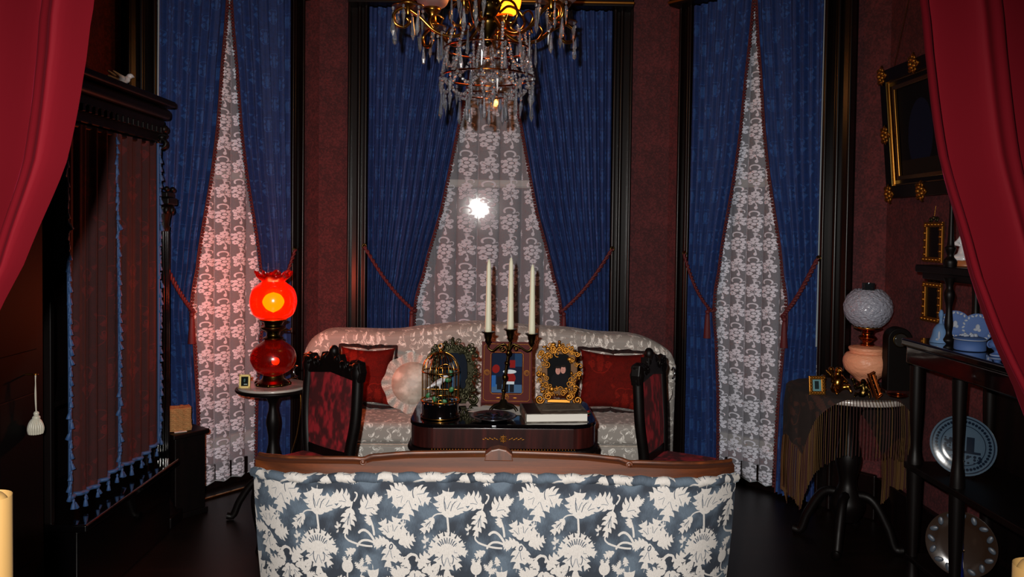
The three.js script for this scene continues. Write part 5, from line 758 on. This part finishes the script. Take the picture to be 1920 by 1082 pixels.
cabinetDrape(3.47, 3.865, 'red damask drape with blue tassels, farther half of the dark cabinet', [0, 1]);
{ const m = single('dove_figurine', blobby([[0, 0.02, 0, 0.03, 0.028, 0, 0.018, 0.015], [0.045, 0.045, 0, 0.05, 0.048, 0, 0.011, 0.01], [0.06, 0.048, 0, 0.07, 0.046, 0, 0.004, 0.002], [-0.015, 0.018, 0, -0.06, 0.03, 0, 0.012, 0.005], [0, 0.03, 0.014, -0.05, 0.05, 0.02, 0.01, 0.004], [0, 0.03, -0.014, -0.045, 0.055, -0.02, 0.01, 0.004], [0.0, 0.006, 0, 0.01, 0.006, 0, 0.012, 0.012]], 48, 0.004), M.porcelain, 'white porcelain dove on top of the dark cabinet cornice', 'figurine'); m.position.set(CF + 0.02, 2.102, -3.5); m.rotation.y = 1.1; }
{
  const d0 = 2.27, d1 = 2.94, L = d1 - d0, w = CF - LEFT - 0.05, g = thing('armoire', 'black wooden armoire in deep shadow beside the left portiere', 'armoire', [(LEFT + CF) / 2 + 0.02, 0, (d0 + d1) / 2]);
  part('body', box(w, 1.9, L, 0, 1.0, 0, 0.008), M.armoire, g); part('base', box(w + 0.02, 0.08, L + 0.02, 0.0, 0.04, 0), M.armoire, g); part('cornice', [box(w + 0.02, 0.05, L + 0.02, 0.01, 1.975, 0, 0.012), box(w + 0.04, 0.04, L + 0.04, 0.02, 2.02, 0, 0.012)], M.armoire, g);
  for (const z of [-0.165, 0.165]) { const dr = part('door', box(0.018, 1.7, 0.31, w / 2 + 0.006, 1.0, z, 0.005), M.armoire, g); part('door_panel', box(0.01, 0.7, 0.22, w / 2 + 0.015, 1.4, z, 0.01), M.armoire, dr); part('door_panel', box(0.01, 0.6, 0.22, w / 2 + 0.015, 0.6, z, 0.01), M.armoire, dr); }
  part('key', [T(new THREE.CylinderGeometry(0.003, 0.003, 0.03, 8).rotateZ(Math.PI / 2), w / 2 + 0.03, 0.972, -0.21), torus(0.008, 0.002, 0, 0, 0).rotateX(Math.PI / 2).translate(w / 2 + 0.05, 0.972, -0.21)], M.brass, g);
  const t = thing('key_tassel', 'cream silk tassel hanging on a cord from the armoire key', 'tassel', [CF + 0.045, 0.972, 2.815]);
  part('cord', [tube([[0, 0, 0.002], [0.003, -0.06, 0.004], [0.002, -0.135, 0]], 0.0018, 14, 5), tube([[0, 0, -0.002], [-0.002, -0.07, 0], [0.001, -0.135, 0]], 0.0016, 14, 5)], M.tasselGlass, t);
  part('head', [ball(0.009, 0.002, -0.138, 0), ball(0.013, 0.002, -0.152, 0, 1, 0.7, 1)], M.tasselGlass, t); const sk = []; for (let k = 0; k < 18; k++) { const a = k / 18 * 6.2832; sk.push(tube([[0.002, -0.15, 0], [Math.cos(a) * 0.015, -0.165, Math.sin(a) * 0.015], [Math.cos(a) * 0.023, -0.19, Math.sin(a) * 0.023], [Math.cos(a) * 0.02, -0.208, Math.sin(a) * 0.02]], 0.0042, 10, 5)); } part('skirt', sk, M.tasselGlass, t);
}
{
  const g = thing('pedestal_column', 'black turned pedestal column with carved capital beside the red drapes', 'pedestal', [-1.668, 0, 4.0]);
  part('base', [box(0.15, 0.06, 0.15, 0, 0.03, 0, 0.01), lathe([[0.07, 0.06], [0.06, 0.08], [0.05, 0.1], [0.036, 0.13], [0.001, 0.131]], 24)], M.ebony, g);
  const fl = []; for (let k = 0; k < 12; k++) { const a = k / 12 * 6.2832; fl.push(T(new THREE.CylinderGeometry(0.0075, 0.0085, 1.34, 8), Math.cos(a) * 0.026, 0.8, Math.sin(a) * 0.026)); } fl.push(T(new THREE.CylinderGeometry(0.025, 0.029, 1.36, 16), 0, 0.8, 0)); part('shaft', fl, M.blackGloss, g);
  const cp = [lathe([[0.03, 1.47], [0.036, 1.49], [0.03, 1.5], [0.034, 1.53], [0.046, 1.58], [0.05, 1.6], [0.001, 1.601]], 24), box(0.11, 0.035, 0.11, 0, 1.618, 0, 0.008), box(0.086, 0.03, 0.086, 0, 1.65, 0, 0.008)]; for (let k = 0; k < 8; k++) { const a = k / 8 * 6.2832; cp.push(ball(0.014, Math.cos(a) * 0.046, 1.575, Math.sin(a) * 0.046, 1, 1.5, 1)); } for (const [a, b] of [[-1, -1], [1, -1], [1, 1], [-1, 1]]) cp.push(ball(0.014, a * 0.036, 1.678, b * 0.036)); part('capital', cp, M.ebony, g);
}
{
  const g = thing('low_stand', 'low black stand beside the left lace curtain', 'stand', [-1.63, 0, 4.16], Math.atan2(1.05, 0.845)); part('top', box(0.2, 0.025, 0.18, 0, 0.428, 0, 0.006), M.ebony, g); part('cabinet', box(0.17, 0.4, 0.15, 0, 0.215, 0, 0.006), M.ebony, g); part('foot', box(0.19, 0.03, 0.17, 0, 0.015, 0, 0.004), M.ebony, g);
  const b = thing('paper_parcel', 'crumpled brown paper parcel on the low black stand', 'parcel', [-1.64, 0.441, 4.14], 0.5); part('wrapping', surface((s, v) => { const a = s * Math.PI * 2, q = 1 / Math.max(Math.abs(Math.cos(a)), Math.abs(Math.sin(a))), n = 0.006 * (vnoise(s * 24, v * 9, 24) - 0.5), r = (v > 0.86 ? (1 - v) / 0.14 : 1) * (0.055 + n); return [Math.cos(a) * q * r, 0.004 + 0.118 * Math.min(1, v / 0.86) + n, Math.sin(a) * q * r * 0.7, s, v]; }, 96, 24), M.kraft, b); part('label_card', box(0.06, 0.003, 0.05, 0.0, 0.0015, 0.03, 0.001), M.paper, b);
}

/* ------------------------------------------------------------------ barrier posts at the doorway, flash stand */
for (const [x, d, h, label] of [[-0.634, 1.0, 1.165, 'cream rounded barrier post at the lower left corner'], [0.627, 0.9, 1.128, 'cream rounded barrier post at the lower right corner']]) { const g = thing('barrier_post', label, 'post', [x, 0, d], 0, 'barrier posts'); part('post', smoothLathe([[0.027, 0.02], [0.027, 0.4], [0.027, h - 0.07], [0.026, h - 0.03], [0.018, h - 0.006], [0.001, h]], 28, 80), M.cream, g); part('base', lathe([[0.001, 0], [0.14, 0], [0.14, 0.012], [0.04, 0.03], [0.001, 0.031]], 32), M.darkBrass, g); }
{ const g = thing('flash_stand', 'photographer flash on a thin stand beside the camera', 'flash', [FLASH.x, 0, -FLASH.z]); part('head', box(0.07, 0.05, 0.04, 0, FLASH.y, 0.035, 0.006), M.blackStuff, g); part('flash_tube', box(0.05, 0.03, 0.004, 0, FLASH.y, 0.014, 0.001), std({ color: 0xffffff, emissive: 0xfff4e8, emissiveIntensity: 4 }), g); part('pole', T(new THREE.CylinderGeometry(0.01, 0.01, FLASH.y - 0.03, 10), 0, (FLASH.y - 0.03) / 2, 0.04), M.blackStuff, g); part('foot', lathe([[0.001, 0], [0.12, 0], [0.12, 0.008], [0.02, 0.03], [0.001, 0.031]], 24, 0, 0, 0.04), M.blackStuff, g); }

/* ------------------------------------------------------------------ chandelier */
{
  const CX = -0.055, CD = 3.3, g = thing('chandelier', 'brass chandelier hung with crystal prisms and bead chains over the room', 'chandelier', [CX, 0, CD]);
  part('stem', [T(new THREE.CylinderGeometry(0.012, 0.012, CEIL - 2.6, 12), 0, (CEIL + 2.6) / 2, 0), lathe([[0.001, CEIL - 0.06], [0.04, CEIL - 0.05], [0.08, CEIL - 0.015], [0.085, CEIL - 0.001], [0.001, CEIL - 0.0005]], 28)], M.brass, g);
  part('body', [smoothLathe([[0.012, 2.7], [0.03, 2.64], [0.02, 2.56], [0.05, 2.5], [0.035, 2.46], [0.038, 2.44], [0.05, 2.43], [0.052, 2.4], [0.034, 2.37], [0.045, 2.345], [0.03, 2.31], [0.012, 2.28], [0.02, 2.26], [0.001, 2.245]], 28, 90), ...Array.from({ length: 16 }, (_, k) => ball(0.007, Math.cos(k * 0.3927) * 0.05, 2.415, Math.sin(k * 0.3927) * 0.05))], M.darkBrass, g);
  const phis = [-12, 48, 108, 168, 228, 288].map(R), dir = p => V(Math.sin(p), 0, Math.cos(p));
  // one prism: a long faceted spear under an octagon button
  const facet = (pts, seg) => { const q = new THREE.LatheGeometry(pts.map(p => new THREE.Vector2(...p)), seg).toNonIndexed(); q.computeVertexNormals(); return q; };
  const spear = (L) => merge([facet([[0.0004, 0], [0.0045, -0.003], [0.0062, -L * 0.3], [0.0105, -L * 0.78], [0.0004, -L]].reverse(), 6).scale(1, 1, 0.62), T(facet([[0.0004, 0.008], [0.005, 0.006], [0.0066, 0], [0.005, -0.006], [0.0004, -0.008]].reverse(), 8).scale(1, 1, 0.6), 0, 0.01, 0)]);
  const drop = (L) => merge([facet([[0.0004, 0], [0.003, -0.004], [0.005, -L * 0.35], [0.0095, -L * 0.74], [0.0075, -L * 0.92], [0.0004, -L]].reverse(), 8), T(facet([[0.0004, 0.008], [0.0055, 0.004], [0.0055, -0.004], [0.0004, -0.008]].reverse(), 8), 0, 0.009, 0)]);
  const icicle = (L, seg, k) => merge([facet([[0.0004, 0], [0.005, -0.004], [0.0098, -L * 0.24], [0.0004, -L]].reverse(), seg).scale(1, 1, k), T(facet([[0.0004, 0.008], [0.0055, 0.004], [0.0055, -0.004], [0.0004, -0.008]].reverse(), 8), 0, 0.009, 0)]);
  const kinds = [spear(0.1), icicle(0.076, 8, 0.8), drop(0.088), icicle(0.07, 8, 1)]; let pc = 0;
  const prism = (x, y, z, kind, rot) => { const m = part('prism', kinds[kind], M.crystal, g); m.position.set(x, y - 0.02, z); m.rotation.y = rot ?? H(pc, 11) * 3.1; m.rotation.z = 0.16 * (H(pc, 17) - 0.5); m.rotation.x = 0.16 * (H(pc, 23) - 0.5); pc++; };
  const chain = (a, b, sag, n, r = 0.0072) => { const o = []; for (let i = 0; i <= n; i++) { const t = i / n, p = a.clone().lerp(b, t); p.y -= sag * 4 * t * (1 - t); o.push(T(facet([[0.0004, r], [r * 0.8, r * 0.6], [r, 0], [r * 0.8, -r * 0.6], [0.0004, -r]].reverse(), 8).rotateX(Math.PI / 2 * (i % 2)).rotateY(H(i, pc) * 3), p.x, p.y, p.z)); } part('bead_chain', o, M.bead, g); };
  const shadeMat = M.roseGlass, lit = phy({ color: 0xffb040, transmission: 0.4, thickness: 0, roughness: 0.4, emissive: 0xffa028, emissiveIntensity: 0.7 });
  phis.forEach((p, i) => {
    const d = dir(p), at = (r, y) => V(d.x * r, y, d.z * r), side = V(Math.cos(p), 0, -Math.sin(p));
    part('arm', [tube([at(0.035, 2.360), at(0.08, 2.305), at(0.15, 2.275), at(0.22, 2.290), at(0.29, 2.345), at(0.345, 2.370), at(0.385, 2.345), at(0.38, 2.305), at(0.345, 2.295), at(0.325, 2.315), at(0.335, 2.330)], 0.0075, 70, 7), tube([at(0.05, 2.390), at(0.09, 2.420), at(0.14, 2.400), at(0.16, 2.350), at(0.13, 2.320), at(0.1, 2.335), at(0.11, 2.360)], 0.0055, 50, 6), tube([at(0.22, 2.290), at(0.24, 2.330), at(0.22, 2.355), at(0.19, 2.345), at(0.195, 2.320)], 0.0045, 30, 6)], M.brass, g);
    const e = at(0.33, 0); part('cup', [lathe([[0.008, 2.345], [0.012, 2.37], [0.03, 2.38], [0.034, 2.39], [0.02, 2.4], [0.018, 2.43], [0.034, 2.445], [0.04, 2.462], [0.001, 2.463]], 20, e.x, 0, e.z), lathe([[0.02, 2.382], [0.058, 2.374], [0.064, 2.378], [0.058, 2.38], [0.02, 2.388]], 24, e.x, 0, e.z)], M.brass, g);
    const isLit = i === 3, y0 = 2.455;
    part('shade', smoothLathe([[0.03, y0], [0.062, y0 + 0.022], [0.076, y0 + 0.07], [0.066, y0 + 0.12], [0.04, y0 + 0.15], [0.048, y0 + 0.17]], 32).translate(e.x, 0, e.z), isLit ? lit : shadeMat, g).userData.label = isLit ? 'glowing amber glass shade' : 'unlit rose glass shade';
    if (isLit) { part('bulb', ball(0.024, e.x, y0 + 0.075, e.z, 1, 1.3, 1), std({ color: 0x201400, emissive: 0xffc060, emissiveIntensity: 6 }), g); const l = new THREE.PointLight(0xffb060, 0.55, 0, 2); l.position.set(e.x, y0 + 0.075, e.z); l.castShadow = true; l.shadow.radius = 1.2; g.add(l); l.name = 'shade_light'; }
    for (let k = 0; k < 6; k++) { const a = k / 6 * 6.2832 + i * 0.35; prism(e.x + Math.cos(a) * 0.06, 2.374, e.z + Math.sin(a) * 0.06, k % 2 ? 0 : 1); }
    const m = at(0.385, 2.330); prism(m.x, 2.33, m.z, 2);
    for (const s of [-0.03, 0.03]) { const q = at(0.2, 2.290).addScaledVector(side, s); prism(q.x, 2.288, q.z, 0); }
  });
  // hoops
  const hoop = (r, y, t) => torus(r, t, 0, 0, 0, 6.2832, 0, 48, 6).rotateX(Math.PI / 2).translate(0, y, 0);
  part('hoop', [hoop(0.175, 2.235, 0.004)], M.copper, g); part('hoop', [hoop(0.19, 2.12, 0.004)], M.copper, g); part('hoop', [hoop(0.09, 2.05, 0.003)], M.copper, g);
  const N = 12, pr = (r, a, y) => V(Math.cos(a) * r, y, Math.sin(a) * r);
  for (let k = 0; k < N; k++) {
    const a = k / N * 6.2832 + 0.1, b = (k + 1) / N * 6.2832 + 0.1, c = (k + 2) / N * 6.2832 + 0.1;
    prism(...pr(0.178, a, 2.232).toArray(), k % 2 ? 1 : 2); prism(...pr(0.193, a + 0.2, 2.118).toArray(), k % 3 ? 3 : 0); chain(pr(0.193, a, 2.115), pr(0.193, b, 2.115), 0.045, 9); chain(pr(0.15, a, 2.31), pr(0.19, a + 0.1, 2.125), 0.0, 14); if (k % 2 === 0) chain(pr(0.178, a, 2.23), pr(0.178, c, 2.23), 0.075, 13);
    const low = pr(0.192, a, 2.115).lerp(pr(0.192, b, 2.115), 0.5); prism(low.x, 2.064, low.z, k % 2 ? 0 : 1);
    if (k % 2) { chain(pr(0.19, a, 2.118), pr(0.09, a, 2.05), 0.03, 9); prism(...pr(0.09, a, 2.046).toArray(), 2); }
  }
}
renderer.render(scene, camera);
